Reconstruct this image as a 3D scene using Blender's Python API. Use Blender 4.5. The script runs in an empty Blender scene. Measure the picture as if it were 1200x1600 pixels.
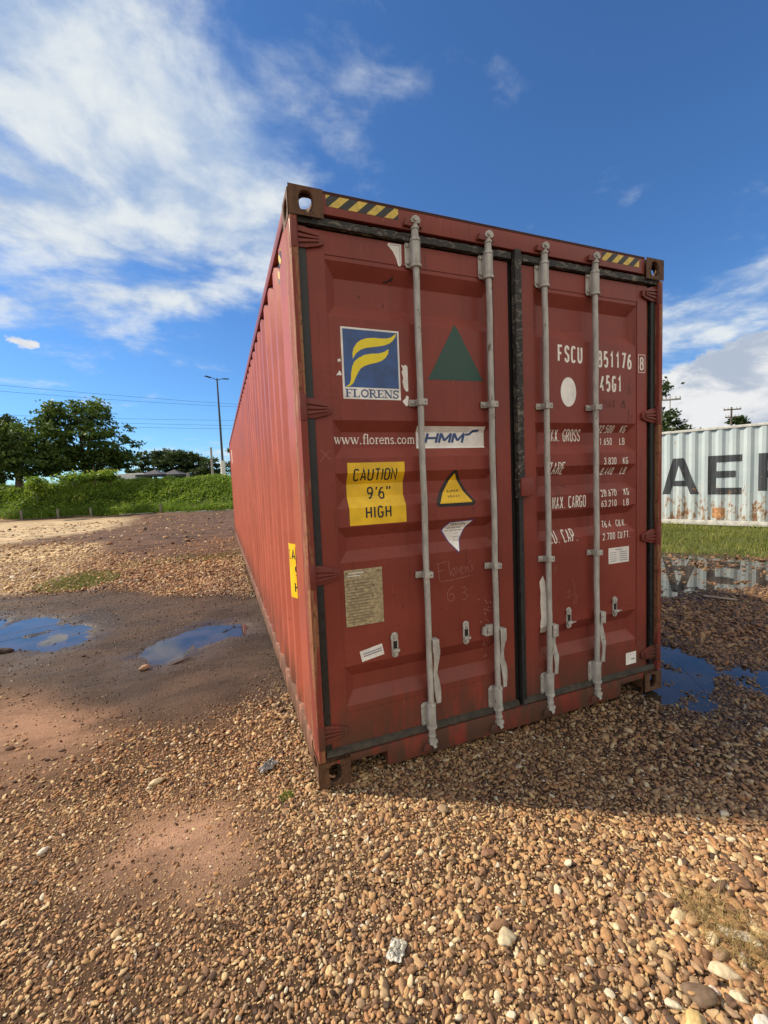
import bpy, bmesh, math, random
import numpy as np
from mathutils import Vector, Matrix, noise as mnoise
R = math.radians
S = bpy.context.scene
random.seed(7); rng = np.random.default_rng(11)

# ------------------------------------------------------------------ camera, world, sun, exposure
CAM = np.array([-0.3763, -2.0346, 1.5330]); YAW, PITCH, ROLL, FPX = 0.365295, -0.072786, -0.041647, 667.376
cy, sy, cp, sp, cr, sr = (math.cos(YAW), math.sin(YAW), math.cos(PITCH), math.sin(PITCH), math.cos(ROLL), math.sin(ROLL))
FWD = np.array([sy*cp, cy*cp, sp]); _rt = np.array([cy, -sy, 0.]); _up = np.cross(_rt, FWD)
RT = cr*_rt + sr*_up; UP = -sr*_rt + cr*_up
cam = bpy.data.objects.new('camera', bpy.data.cameras.new('camera')); S.collection.objects.link(cam)
cam.matrix_world = Matrix(((RT[0], UP[0], -FWD[0], CAM[0]), (RT[1], UP[1], -FWD[1], CAM[1]), (RT[2], UP[2], -FWD[2], CAM[2]), (0, 0, 0, 1)))
cam.data.sensor_fit = 'VERTICAL'; cam.data.sensor_height = 36; cam.data.lens = FPX/1600*36
cam.data.clip_start = 0.05; cam.data.clip_end = 3000
S.camera = cam
SUN_AZ, SUN_EL = -60.0, 40.0            # degrees, azimuth clockwise from +y
sd = Vector((math.sin(R(SUN_AZ))*math.cos(R(SUN_EL)), math.cos(R(SUN_AZ))*math.cos(R(SUN_EL)), math.sin(R(SUN_EL))))
sl = bpy.data.lights.new('sun', 'SUN'); sl.energy = 4.8; sl.angle = R(2.0); sl.color = (1.0, 0.86, 0.65)
sun = bpy.data.objects.new('sun', sl); S.collection.objects.link(sun)
sun.rotation_euler = sd.to_track_quat('Z', 'Y').to_euler(); sun.location = (-8, 5, 9)
S.view_settings.view_transform = 'Standard'; S.view_settings.look = 'None'
S.view_settings.exposure = 0.50; S.view_settings.gamma = 1.0
S.cycles.max_bounces = 6; S.cycles.diffuse_bounces = 3; S.cycles.glossy_bounces = 3
S.cycles.transparent_max_bounces = 8; S.cycles.caustics_reflective = False; S.cycles.caustics_refractive = False
S.cycles.use_denoising = True

def at(u, v, D):                         # point seen at photograph pixel (u, v), at horizontal distance D
    d = FWD + RT*(u-600)/FPX - UP*(v-800)/FPX
    return CAM + d*(D/math.hypot(d[0], d[1]))
def azel(u, v):
    d = FWD + RT*(u-600)/FPX - UP*(v-800)/FPX; d = d/np.linalg.norm(d)
    return math.atan2(d[0], d[1]), math.asin(d[2])

class NT:                                # tiny node-tree writer
    def __init__(s, tree): s.t = tree; s.n = tree.nodes; s.l = tree.links
    def node(s, typ, **kw):
        n = s.n.new(typ)
        for k, v in kw.items(): setattr(n, k, v)
        return n
    def put(s, sock, v):
        if hasattr(v, 'is_linked') or isinstance(v, bpy.types.NodeSocket): s.l.new(v, sock)
        elif isinstance(v, (tuple, list)) and len(v) == 3 and sock.type == 'RGBA': sock.default_value = (*v, 1)
        else: sock.default_value = v
    def m(s, op, a, b=0.0, c=None, clamp=False):
        n = s.node('ShaderNodeMath', operation=op, use_clamp=clamp)
        s.put(n.inputs[0], a); s.put(n.inputs[1], b)
        if c is not None: s.put(n.inputs[2], c)
        return n.outputs[0]
    def ss(s, v, a, b, lo=0., hi=1.):     # smoothstep map
        n = s.node('ShaderNodeMapRange', interpolation_type='SMOOTHSTEP')
        s.put(n.inputs['Value'], v); s.put(n.inputs['From Min'], a); s.put(n.inputs['From Max'], b)
        s.put(n.inputs['To Min'], lo); s.put(n.inputs['To Max'], hi); return n.outputs[0]
    def mix(s, f, a, b):
        n = s.node('ShaderNodeMix', data_type='RGBA'); s.put(n.inputs[0], f); s.put(n.inputs[6], a); s.put(n.inputs[7], b); return n.outputs[2]
    def noise(s, vec, scale, detail=4, rough=.55, dist=0., out=0):
        n = s.node('ShaderNodeTexNoise'); s.put(n.inputs['Scale'], scale); s.put(n.inputs['Detail'], detail)
        s.put(n.inputs['Roughness'], rough); s.put(n.inputs['Distortion'], dist)
        if vec is not None: s.put(n.inputs['Vector'], vec)
        return n.outputs[out]
    def xyz(s, vec):
        n = s.node('ShaderNodeSeparateXYZ'); s.put(n.inputs[0], vec); return n.outputs
    def comb(s, x, y, z):
        n = s.node('ShaderNodeCombineXYZ'); s.put(n.inputs[0], x); s.put(n.inputs[1], y); s.put(n.inputs[2], z); return n.outputs[0]
    def scale(s, vec, sc):
        n = s.node('ShaderNodeMapping'); s.put(n.inputs['Vector'], vec); n.inputs['Scale'].default_value = sc; return n.outputs[0]

world = bpy.data.worlds.new('World'); S.world = world; world.use_nodes = True
w = NT(world.node_tree); w.n.clear()
sky = w.node('ShaderNodeTexSky', sky_type='NISHITA', sun_disc=False, sun_elevation=R(SUN_EL), sun_rotation=R(SUN_AZ),
             altitude=0, air_density=1.0, dust_density=0.25, ozone_density=2.6)
tc = w.node('ShaderNodeTexCoord'); D = tc.outputs['Generated']
dx, dy, dz = w.xyz(D)
AZ = w.m('ARCTAN2', dx, dy); EL = w.m('ARCSINE', dz)
inv = w.m('DIVIDE', 1.0, w.m('ADD', w.m('MAXIMUM', dz, 0.0), 0.16))
P = w.comb(w.m('MULTIPLY', dx, inv), w.m('MULTIPLY', dy, inv), 0.0)
def blob(u, v, ru, rv, rot, st):         # a cloud bank centred on a sky direction: half sizes in degrees, tilt in degrees
    a, e = azel(u, v)
    X = w.m('MULTIPLY', w.m('SUBTRACT', AZ, a), math.cos(e)); Y = w.m('SUBTRACT', EL, e)
    c, s_ = math.cos(R(rot)), math.sin(R(rot))
    X2 = w.m('ADD', w.m('MULTIPLY', X, c/R(ru)), w.m('MULTIPLY', Y, s_/R(ru)))
    Y2 = w.m('ADD', w.m('MULTIPLY', X, -s_/R(rv)), w.m('MULTIPLY', Y, c/R(rv)))
    d2 = w.m('ADD', w.m('MULTIPLY', X2, X2), w.m('MULTIPLY', Y2, Y2))
    return w.m('MULTIPLY', w.m('EXPONENT', w.m('MULTIPLY', d2, -1.0)), st)
def union(l):
    r = l[0]
    for x in l[1:]: r = w.m('ADD', r, x)
    return r
soft = union([blob(80, 120, 17, 14, 0, 1.25), blob(250, 235, 12, 6, -30, .75), blob(370, 290, 7, 7, -20, .62), blob(50, 345, 9, 2.8, 0, .90),
              blob(90, 420, 12, 4, 10, .08), blob(250, 465, 9, 1.7, 6, .85), blob(60, 500, 12, 3.2, -8, .62), blob(430, 60, 14, 12, -20, .13),
              blob(600, 90, 9, 12, 10, .12), blob(780, 210, 3.6, 15, -22, .42), blob(915, 90, 3.0, 1.0, 52, .42), blob(1150, 440, 17, 4.5, 16, .66),
              blob(1150, 520, 19, 4.2, 12, .72), blob(990, 307, 1.5, .9, 20, .42), blob(420, 405, 2.2, 2.6, 0, .5), blob(0, 240, 12, .7, -25, .4),
              blob(40, 600, 14, 1.4, -8, .38), blob(330, 716, 12, 2.0, 0, .75)])
# unseen white cloud behind the camera, added to fill the shade on the doors
back_fill = w.m('MULTIPLY', w.ss(w.m('MULTIPLY', dy, -1.0), -.05, .45), w.ss(dz, .02, .2, .5, 1.0)); soft = w.m('ADD', soft, w.m('MULTIPLY', back_fill, .4))
wn = w.noise(P, 1.7, 3, .5, 0, 1)
vm = w.node('ShaderNodeVectorMath', operation='MULTIPLY_ADD'); w.put(vm.inputs[0], wn); vm.inputs[1].default_value = (.22, .22, 0); w.put(vm.inputs[2], P)
PW = vm.outputs[0]
n1 = w.noise(PW, 3.2, 9, .58); n2 = w.noise(w.scale(PW, (1.0, 1.5, 1)), 7.5, 8, .62)
nn = w.m('ADD', w.m('MULTIPLY', n1, .74), w.m('MULTIPLY', n2, .26))
dens = w.ss(w.m('ADD', soft, w.m('MULTIPLY', w.m('SUBTRACT', nn, .5), 3.2)), .30, 1.45, 0, .96)
ce = union([blob(1130, 610, 9, 3.3, 10, 1.0), blob(1060, 632, 8, 2.6, 0, .9), blob(1190, 560, 5, 3.2, 10, .85), blob(1150, 660, 16, 3.2, 0, 1.0),
            blob(38, 533, 2.3, 1.0, -10, .60)])
n3 = w.noise(w.comb(w.m('MULTIPLY', AZ, 1.0), w.m('MULTIPLY', EL, 1.7), 0.3), 13, 9, .6, .5)
cd = w.ss(w.m('ADD', ce, w.m('MULTIPLY', w.m('SUBTRACT', n3, .5), 1.5)), .44, .60)
n4 = w.noise(w.comb(w.m('MULTIPLY', AZ, 1.0), w.m('MULTIPLY', EL, 2.0), 3.3), 9, 7, .6, .3)
greyb = w.ss(w.m('ADD', n4, blob(1160, 560, 5, 1.3, 14, .12)), .40, .66)
K = 4.9
softcol = w.mix(w.ss(n1, .35, .62), (K*.52, K*.70, K*1.0), (K*1.12, K*1.18, K*1.20))
cumcol = w.mix(greyb, (K*1.17, K*1.18, K*1.19), (K*.62, K*.72, K*.88))
skyb = w.node('ShaderNodeVectorMath', operation='MULTIPLY'); w.put(skyb.inputs[0], sky.outputs[0]); skyb.inputs[1].default_value = (.45, .73, 1.02)
backcol = w.mix(w.m('MULTIPLY', back_fill, w.ss(n1, .2, .55, .55, 1.)), w.mix(dens, skyb.outputs[0], softcol), (K*1.55, K*1.44, K*1.26))  # the added fill cloud is warmer and brighter than the seen ones
col = w.mix(cd, backcol, cumcol)
bg = w.node('ShaderNodeBackground'); w.put(bg.inputs[0], col); bg.inputs[1].default_value = 0.105
wo = w.node('ShaderNodeOutputWorld'); w.l.new(bg.outputs[0], wo.inputs[0])

# ------------------------------------------------------------------ materials
def mat(name):
    m = bpy.data.materials.new(name); m.use_nodes = True; t = NT(m.node_tree); t.n.clear()
    t.b = t.node('ShaderNodeBsdfPrincipled'); o = t.node('ShaderNodeOutputMaterial'); t.l.new(t.b.outputs[0], o.inputs[0])
    t.o = t.node('ShaderNodeTexCoord').outputs['Object']; return m, t
def bump(t, h, strength, dist=.002):
    n = t.node('ShaderNodeBump'); n.inputs['Strength'].default_value = strength; n.inputs['Distance'].default_value = dist
    t.put(n.inputs['Height'], h); t.l.new(n.outputs[0], t.b.inputs['Normal'])
def fin(t, col, rough=.5, metal=0., spec=None):
    t.put(t.b.inputs['Base Color'], col); t.put(t.b.inputs['Roughness'], rough); t.put(t.b.inputs['Metallic'], metal)
    if spec is not None: t.put(t.b.inputs['Specular IOR Level'], spec)
def plain(name, col, rough=.5, metal=0., var=.18, sc=25, bmp=.15):
    m, t = mat(name); n = t.noise(t.o, sc, 6, .6)
    lo = tuple(c*(1-var) for c in col); hi = tuple(min(1, c*(1+var)) for c in col)
    fin(t, t.mix(t.ss(n, .3, .7), lo, hi), t.ss(n, .2, .8, rough-.08, rough+.1), metal); bump(t, n, bmp); return m

def paint(name, base, rust=(.10, .035, .014), rustamt=.0, fade=.25, lowgrime=True):
    m, t = mat(name)
    big = t.noise(t.o, 1.6, 5, .6); fine = t.noise(t.o, 60, 5, .65); streak = t.noise(t.scale(t.o, (14, 14, .7)), 1.5, 6, .6)
    c = t.mix(t.ss(big, .3, .75), tuple(x*(1-fade*.5) for x in base), tuple(x*(1+fade) for x in base))
    c = t.mix(t.ss(streak, .50, .78, 0, .40), c, tuple(x*.62+.004 for x in base))
    pale = tuple(min(1, x*1.5+.03) for x in base)
    c = t.mix(t.ss(t.noise(t.scale(t.o, (22, 22, 1.2)), 2.2, 5, .7), .60, .82, 0, .35), c, pale)
    scr = t.noise(t.scale(t.o, (90, 90, 6)), 1.0, 3, .5, 2.0)
    c = t.mix(t.ss(scr, .68, .73, 0, .6), c, pale)
    spots = t.noise(t.o, 19, 9, .74, .6)
    rm = t.ss(spots, .665-rustamt, .715-rustamt)
    runs = t.m('MULTIPLY', t.ss(t.noise(t.scale(t.o, (70, 70, 1.6)), 1.0, 4, .6, .4), .60, .72), t.ss(t.noise(t.o, 2.4, 4, .6), .46, .62, 0, .65))
    c = t.mix(runs, c, tuple(x*.6 for x in rust)); c = t.mix(rm, c, rust)
    scuff = t.m('MULTIPLY', t.ss(t.noise(t.scale(t.o, (6, 6, 40)), 1.6, 5, .6, 1.5), .60, .66), t.ss(t.noise(t.o, 1.7, 3, .6), .5, .6, 0, .5))
    c = t.mix(scuff, c, tuple(x*.45 for x in base))
    if lowgrime:
        z = t.xyz(t.o)[2]
        g = t.m('MULTIPLY', t.ss(z, .60, .04), t.ss(t.noise(t.scale(t.o, (10, 10, 2.5)), 1.3, 6, .65), .32, .56, 0, .85))
        c = t.mix(g, c, (.070, .050, .034))
    fin(t, c, t.m('ADD', t.ss(big, .3, .7, .36, .5), t.m('MULTIPLY', rm, .3)), 0, .28)
    dent = t.noise(t.o, 3.2, 2, .5)
    h = t.m('ADD', t.m('MULTIPLY', fine, .10), t.m('ADD', t.m('MULTIPLY', rm, -.5), t.m('MULTIPLY', dent, 5.0)))
    bump(t, h, .35, .0016); return m

RED = (.215, .044, .030)
M = {}
M['red'] = paint('oxide_red_paint', RED, rustamt=.012)
M['red_sunlit'] = paint('oxide_red_sunlit_paint', (.37, .092, .055), rustamt=-.01, fade=.16)  # lighter copy of the door red, sunlight put into the colour
M['rail'] = paint('faded_rail_paint', (.36, .17, .12), rustamt=.02)
M['hinge'] = paint('hinge_paint', (.175, .040, .030), rustamt=.05)
def rusty(name, a, b, c3, pstr=.5, redmix=.5):
    m, t = mat(name)
    g = t.noise(t.scale(t.o, (32, 32, 2.2)), 1.4, 8, .68, .8); n = t.noise(t.o, 28, 8, .7, .5)
    col = t.mix(t.ss(g, .38, .62), a, b); col = t.mix(t.ss(n, .50, .66), col, c3)
    col = t.mix(t.ss(t.noise(t.scale(t.o, (9, 9, 1.1)), 1.8, 6, .6), .60-.3*redmix, .66-.3*redmix), col, RED)
    fin(t, col, .72, 0, .3); bump(t, t.m('ADD', t.m('MULTIPLY', g, .6), n), pstr, .004); return m
M['post'] = rusty('worn_post_paint', (.24, .085, .045), (.30, .155, .072), (.10, .042, .020), .6, .5)
M['cast'] = rusty('rusted_casting_steel', (.090, .045, .024), (.14, .070, .035), (.038, .020, .013), .9, -.1)
M['rubber'] = plain('black_rubber', (.016, .017, .017), .55, 0, .5, 40, .5)
def worn_rubber():
    m, t = mat('weathered_rubber'); n = t.noise(t.scale(t.o, (14, 40, 30)), 1, 8, .75, 1.2)
    fin(t, t.mix(t.ss(n, .50, .62), (.020, .019, .017), (.17, .15, .12)), .7); bump(t, n, .9, .004); return m
M['rubber_worn'] = worn_rubber()
def gask():
    m, t = mat('dusty_rubber'); n = t.noise(t.o, 18, 6, .7)
    fin(t, t.mix(t.ss(n, .35, .7), (.040, .036, .029), (.085, .075, .058)), .75); bump(t, n, .6, .003); return m
M['rubber_dust'] = gask()
def galv():
    m, t = mat('weathered_galvanised_steel')
    n = t.noise(t.scale(t.o, (30, 30, 8)), 1.2, 8, .7); f = t.noise(t.o, 120, 4, .6)
    c = t.mix(t.ss(n, .3, .68), (.31, .295, .26), (.51, .49, .445)); c = t.mix(t.ss(f, .62, .72, 0, .6), c, (.60, .57, .50))
    c = t.mix(t.ss(t.noise(t.scale(t.o, (1, 1, .4)), 26, 8, .75, .5), .60, .68), c, (.13, .075, .04))
    fin(t, c, .60, .08, .4); bump(t, t.m('ADD', f, n), .35, .002); return m
M['galv'] = galv()
M['plate'] = plain('aged_alloy_plate', (.36, .29, .17), .6, .05, .35, 60, .4)
M['white'] = plain('white_vinyl', (.80, .78, .73), .45, 0, .16, 9, .08)
M['letter'] = plain('white_stencil_paint', (.82, .78, .71), .55, 0, .12, 60, .05)
M['blue'] = plain('blue_vinyl', (.032, .085, .25), .42, 0, .25, 14, .08)
M['navy'] = plain('navy_print', (.022, .060, .19), .4, 0, .1, 40, .05)
M['yellow'] = plain('yellow_vinyl', (.80, .50, .012), .38, 0, .14, 9, .08)
M['flame'] = plain('yellow_print', (.82, .66, .010), .4, 0, .05, 20, .05)
M['stripe'] = plain('reflective_yellow_tape', (.62, .45, .075), .5, 0, .2, 50, .1)
M['black'] = plain('black_print', (.014, .014, .015), .45, 0, .2, 40, .05)
M['green'] = plain('dark_green_vinyl', (.010, .058, .040), .42, 0, .1, 20, .05)
M['pen'] = plain('dark_marker_scribble', (.085, .022, .018), .6, 0, .2, 40, .05)
M['chalk'] = plain('pale_chalk_scribble', (.34, .15, .12), .8, 0, .3, 90, .05)
M['grey_text'] = plain('grey_print', (.22, .22, .25), .5, 0, .1, 40, .05)
M['dark'] = plain('dark_recess', (.012, .010, .010), .8)
M['violet'] = plain('violet_print', (.10, .08, .28), .5)

# ------------------------------------------------------------------ object helpers
def tag(o, label=None, cat=None, group=None, kind=None):
    if label: o['label'] = label
    if cat: o['category'] = cat
    if group: o['group'] = group
    if kind: o['kind'] = kind
    return o
def empty(name, loc, rz=0., **kw):
    o = bpy.data.objects.new(name, None); S.collection.objects.link(o); o.location = loc; o.rotation_euler = (0, 0, rz)
    o.empty_display_size = .2; return tag(o, **kw)
def link(name, me, mats, parent=None, **kw):
    o = bpy.data.objects.new(name, me); S.collection.objects.link(o)
    for m in mats: me.materials.append(m)
    if parent is not None: o.parent = parent
    return tag(o, **kw)

class MB:
    def __init__(s): s.v = []; s.f = []; s.m = []
    def add(s, vs, fs, m=0):
        b = len(s.v); s.v += [tuple(map(float, v)) for v in vs]; s.f += [tuple(b+i for i in f) for f in fs]; s.m += [m]*len(fs); return s
    def box(s, x0, x1, y0, y1, z0, z1, m=0):
        return s.add([(x0,y0,z0),(x1,y0,z0),(x1,y1,z0),(x0,y1,z0),(x0,y0,z1),(x1,y0,z1),(x1,y1,z1),(x0,y1,z1)],
                     [(3,2,1,0),(4,5,6,7),(0,1,5,4),(1,2,6,5),(2,3,7,6),(3,0,4,7)], m)
    def tube(s, pts, rad, n=12, m=0, caps=True, sq=None):
        pts = [Vector(p) for p in pts]
        if not isinstance(rad, (list, tuple)): rad = [rad]*len(pts)
        vs, fs = [], []; ref = None
        for i, p in enumerate(pts):
            a = pts[max(i-1, 0)]; b = pts[min(i+1, len(pts)-1)]; t = (b-a).normalized()
            if ref is None: ref = Vector((1, 0, 0)) if abs(t.x) < .8 else Vector((0, 1, 0))
            e1 = (ref-t*ref.dot(t)).normalized(); e2 = t.cross(e1); ref = e1
            for k in range(n):
                q = 2*math.pi*k/n; c_, s_ = math.cos(q), math.sin(q)
                if sq: c_, s_ = c_*sq[0], s_*sq[1]
                vs.append(p+e1*rad[i]*c_+e2*rad[i]*s_)
        for i in range(len(pts)-1):
            for k in range(n):
                k2 = (k+1) % n; fs.append((i*n+k, i*n+k2, (i+1)*n+k2, (i+1)*n+k))
        if caps: fs.append(tuple(range(n-1, -1, -1))); fs.append(tuple((len(pts)-1)*n+k for k in range(n)))
        return s.add(vs, fs, m)
    def prism(s, poly, o, u, v, w, m=0):  # polygon in the plane (u, v) through o, extruded by w
        o, u, v, w = Vector(o), Vector(u), Vector(v), Vector(w); n = len(poly)
        a = [o+u*p[0]+v*p[1] for p in poly]; b = [q+w for q in a]
        return s.add(a+b, [tuple(range(n-1, -1, -1)), tuple(range(n, 2*n))]+[(i, (i+1) % n, n+(i+1) % n, n+i) for i in range(n)], m)
    def build(s, name, mats, parent=None, bevel=0., smooth=40, **kw):
        me = bpy.data.meshes.new(name); me.from_pydata(s.v, [], s.f); me.polygons.foreach_set('material_index', s.m)
        bm = bmesh.new(); bm.from_mesh(me); bmesh.ops.recalc_face_normals(bm, faces=bm.faces)
        if bevel:
            es = [e for e in bm.edges if len(e.link_faces) == 2 and e.calc_face_angle(0) > R(30)]
            bmesh.ops.bevel(bm, geom=es, offset=bevel, segments=2, affect='EDGES', profile=.6, clamp_overlap=True)
        bm.to_mesh(me); bm.free()
        me.polygons.foreach_set('use_smooth', [True]*len(me.polygons)); me.set_sharp_from_angle(angle=R(smooth))
        if not isinstance(mats, (list, tuple)): mats = [mats]
        return link(name, me, mats, parent, **kw)

def np_mesh(name, V, F, k, attrs=None, smooth=False):   # fast mesh: F is (n, k) faces
    me = bpy.data.meshes.new(name); V = np.asarray(V, np.float32); F = np.asarray(F, np.int32)
    me.vertices.add(len(V)); me.vertices.foreach_set('co', V.ravel())
    me.loops.add(F.size); me.loops.foreach_set('vertex_index', F.ravel())
    me.polygons.add(len(F)); me.polygons.foreach_set('loop_start', np.arange(0, F.size, k, dtype=np.int32))
    me.polygons.foreach_set('use_smooth', np.full(len(F), smooth))
    me.update(calc_edges=True)
    for n, (typ, arr) in (attrs or {}).items():
        a = me.attributes.new(n, typ, 'POINT')
        a.data.foreach_set('color' if typ == 'FLOAT_COLOR' else 'vector' if typ == 'FLOAT_VECTOR' else 'value', np.asarray(arr, np.int32 if typ == 'INT' else np.float32).ravel())
    return me

# numpy value noise
_perm = rng.random((256, 256))
def vnoise(x, y):
    xi, yi = np.floor(x).astype(int), np.floor(y).astype(int); fx, fy = x-xi, y-yi
    fx = fx*fx*(3-2*fx); fy = fy*fy*(3-2*fy); g = lambda a, b: _perm[a & 255, b & 255]
    return (g(xi, yi)*(1-fx)+g(xi+1, yi)*fx)*(1-fy)+(g(xi, yi+1)*(1-fx)+g(xi+1, yi+1)*fx)*fy
def fbm(x, y, o=4, s=0.):
    r = 0; a = .5; t = 0
    for i in range(o): r = r+a*vnoise(x*2**i+17.3*i+s, y*2**i+5.1*i-s); t += a; a *= .5
    return r/t
def sstep(a, b, x):
    t = np.clip((x-a)/(b-a), 0, 1); return t*t*(3-2*t)
def sdf(poly, x, y):                      # signed distance to a polygon, positive inside
    d = np.full(x.shape, 1e9); ins = np.zeros(x.shape, bool); n = len(poly)
    for i in range(n):
        (ax, ay), (bx, by) = poly[i], poly[(i+1) % n]; ex, ey = bx-ax, by-ay
        t = np.clip(((x-ax)*ex+(y-ay)*ey)/(ex*ex+ey*ey), 0, 1)
        d = np.minimum(d, np.hypot(x-ax-ex*t, y-ay-ey*t))
        c = ((ay > y) != (by > y)) & (x < (bx-ax)*(y-ay)/(by-ay+1e-12)+ax); ins ^= c
    return np.where(ins, d, -d)

# ------------------------------------------------------------------ ground
ZP = {'damp': [(-6, 7.2), (-3.58, 6.2), (-2.26, 5.75), (-.26, 4.3), (.6, 3.9), (.6, 2.1), (-.06, 1.38), (-.65, 1.12), (-1.16, 1.30), (-1.76, 1.80), (-2.15, 2.20), (-3.2, 2.7), (-6, 4)],
 'pudL': [(-4.6, 5.4), (-3.08, 4.72), (-2.49, 4.32), (-2.01, 3.88), (-1.85, 3.55), (-1.93, 3.22), (-2.16, 3.1), (-2.51, 3.22), (-3.4, 3.7), (-4.6, 4.4)],
 'pudM': [(-1.17, 2.51), (-.99, 2.88), (-.62, 3.02), (-.29, 2.89), (-.25, 2.62), (-.6, 2.31), (-.92, 2.17), (-1.11, 2.29)],
 'grasspatch': [(-3.17, 6.95), (-2.98, 7.87), (-2.13, 6.7), (-2.7, 6.07)],
 'paleL': [(-9, 11), (-5.6, 13.4), (-4.02, 13.4), (-3.24, 9.97), (-3.1, 7.25), (-3.47, 6.38), (-4.2, 6.4), (-8, 7.5)],
 'palefar': [(-22, 33), (-12.3, 30.5), (-5.3, 27.4), (-4.6, 22), (-5.09, 18.03), (-7.15, 15.39), (-14, 14), (-22, 20)],
 'sandL': [(-3, 2.5), (-1.9, 1.98), (-1.27, 1.34), (-1.18, .92), (-1.43, .75), (-1.9, .95), (-3, 1.7)],
 'sandM': [(-.80, .16), (-.58, .16), (-.38, -.05), (-.34, -.27), (-.57, -.33), (-.92, -.10)],
 'pudF': [(3.9, 2.6), (5.2, 4.6), (7.27, 3.48), (7.61, 2.76), (7.9, 2.0), (7.2, .6), (6.3, .7), (6.05, 1.23), (5.56, 1.50), (4.88, 1.52), (4.59, 1.54)],
 'pudN': [(2.7, 1.0), (3.13, .49), (3.22, .36), (3.27, .19), (3.12, .0), (2.81, -.13), (2.63, -.24), (2.45, -.25), (2.3, -.12), (2.3, .4)],
 'pudS': [(3.10, .02), (3.3, .02), (3.55, -.25), (3.3, -.45), (3.0, -.34), (2.95, -.18)],
 'shade_apron': [(.35, .5), (2.5, .5), (3.2, -.1), (2.9, -.62), (1.9, -.66), (.9, -.36), (.45, -.16)],
 'verge': [(3.2, 9.2), (6.9, 3.62), (7.5, 2.9), (8.0, 2.2), (8.6, .8), (16, -6), (30, -6), (30, 22), (3.2, 22)],
 'brown': [(-30, 34), (-14, 32.9), (2, 27.5), (30, 18), (30, 10), (3, 9.5), (-.1, 7.9), (-2.0, 8.8), (-3.3, 10.3), (-4.2, 13.9), (-7, 15), (-30, 20)]}
BL = np.array([-14.26, 34.03]); BDir = np.array([14.5, -5.55]); BDir = BDir/np.linalg.norm(BDir); BN = np.array([-BDir[1], BDir[0]])
def bank_s(x, y): return (x-BL[0])*BN[0]+(y-BL[1])*BN[1]
def zones(x, y):
    n = fbm(x*1.6, y*1.6, 4)-.5; nf = fbm(x*7, y*7, 3, 9.)-.5; W = n*.55+nf*.16
    Z = {}
    for k, soft, wa in [('damp', .35, .9), ('pudL', .16, 1.1), ('pudM', .14, .75), ('grasspatch', .3, .9), ('paleL', .3, .8), ('palefar', .8, 2.2), ('sandL', .3, .5),
                        ('sandM', .26, .55), ('pudF', .12, .5), ('pudN', .10, .5), ('pudS', .08, .35), ('verge', .25, .5), ('shade_apron', .22, .7), ('brown', .5, 1.2)]:
        Z[k] = sstep(-soft, soft, sdf(ZP[k], x, y)+W*wa)
    pm = np.maximum.reduce([sstep(-q, .05, sdf(ZP[k], x, y)+W*1.1) for k, q in (('pudL', .75), ('pudM', .65), ('pudN', .45), ('pudS', .4), ('pudF', .6))])
    Z['rim'] = pm*(1-Z['verge'])
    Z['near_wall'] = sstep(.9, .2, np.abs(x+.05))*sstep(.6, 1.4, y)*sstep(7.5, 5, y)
    Z['bank'] = sstep(-.3, .6, bank_s(x, y)+n*.7)
    Z['right'] = sstep(1.9, 3.4, x+y*.2+n*.8)
    return Z, n, nf
def height(x, y, Z=None):
    if Z is None: Z, n, nf = zones(x, y)
    else: n = fbm(x*1.6, y*1.6, 4)-.5; nf = fbm(x*7, y*7, 3, 9.)-.5
    h = -.016+.016*n+.010*nf
    under = sstep(.35, .05, np.maximum(np.maximum(-x, x-2.44), np.maximum(-y, 0)))   # level bed where the container stands
    h = h*(1-under)+under*(-.014)
    h = h*(1-.6*Z['damp'])-.010*Z['damp']
    pd = np.maximum.reduce([Z['pudL'], Z['pudM'], Z['pudF'], Z['pudN'], Z['pudS']])
    fz = fbm(x*13, y*13, 2, 21.)-.5; fy_ = fbm(x*3.1+y*1.2, y*5.5, 3, 12.)-.5
    h = h+np.maximum(Z['damp'], np.maximum(Z['sandL'], Z['sandM']))*(.007*fz+.016*fy_)
    h = h-pd*(.026+.050*n+.060*nf)
    h = h+.02*Z['verge']*(1+2*n)
    s = bank_s(x, y)
    h = h+2.03*sstep(.2, 4.2, s)*(1+.10*(fbm(x*.3, y*.3, 3)-.5))+.4*sstep(8, 60, s)
    h = h+.05*(fbm(x*.35, y*.35, 3, 4.)-.5)*sstep(7, 14, np.hypot(x-CAM[0], y-CAM[1]))*(1-sstep(2, 3.4, x))
    return h
def axis(lo, hi, f0, f1, d, g=1.09):
    a = list(np.arange(f0, f1, d)); p, st = f1, d
    while p < hi: a.append(p); st *= g; p += st
    p, st = f0, d; b = []
    while p > lo: st *= g; p -= st; b.append(p)
    return np.array(b[::-1]+a)
gx = axis(-700, 700, -5.2, 8.2, .04); gy = axis(-500, 900, -2.2, 8.4, .04)
GX, GY = np.meshgrid(gx, gy); Z, N0, NF = zones(GX, GY); GZ = height(GX, GY, Z)
dist = np.hypot(GX-CAM[0], GY-CAM[1])
def lerpc(c, m, t): return c*(1-m[..., None])+np.array(t)*m[..., None]
base = np.zeros(GX.shape+(3,))+np.array((.085, .050, .028))
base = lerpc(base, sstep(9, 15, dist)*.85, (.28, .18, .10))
base = lerpc(base, Z['right']*.65, (.105, .062, .042))
base = lerpc(base, Z['shade_apron']*.8, (.045, .028, .018))  # damp soil tint, darkened to deepen the container's shadow by the doors
base = lerpc(base, Z['brown'], (.120, .066, .042))
trk = sstep(.35, .75, fbm(GX*.5+GY*.35, GY*.9-GX*1.6, 4, 3.))
base = lerpc(base, Z['brown']*trk*.55, (.060, .036, .028))
base = lerpc(base, Z['paleL'], (.44, .31, .17)); base = lerpc(base, Z['palefar'], (.44, .33, .20))
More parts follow.
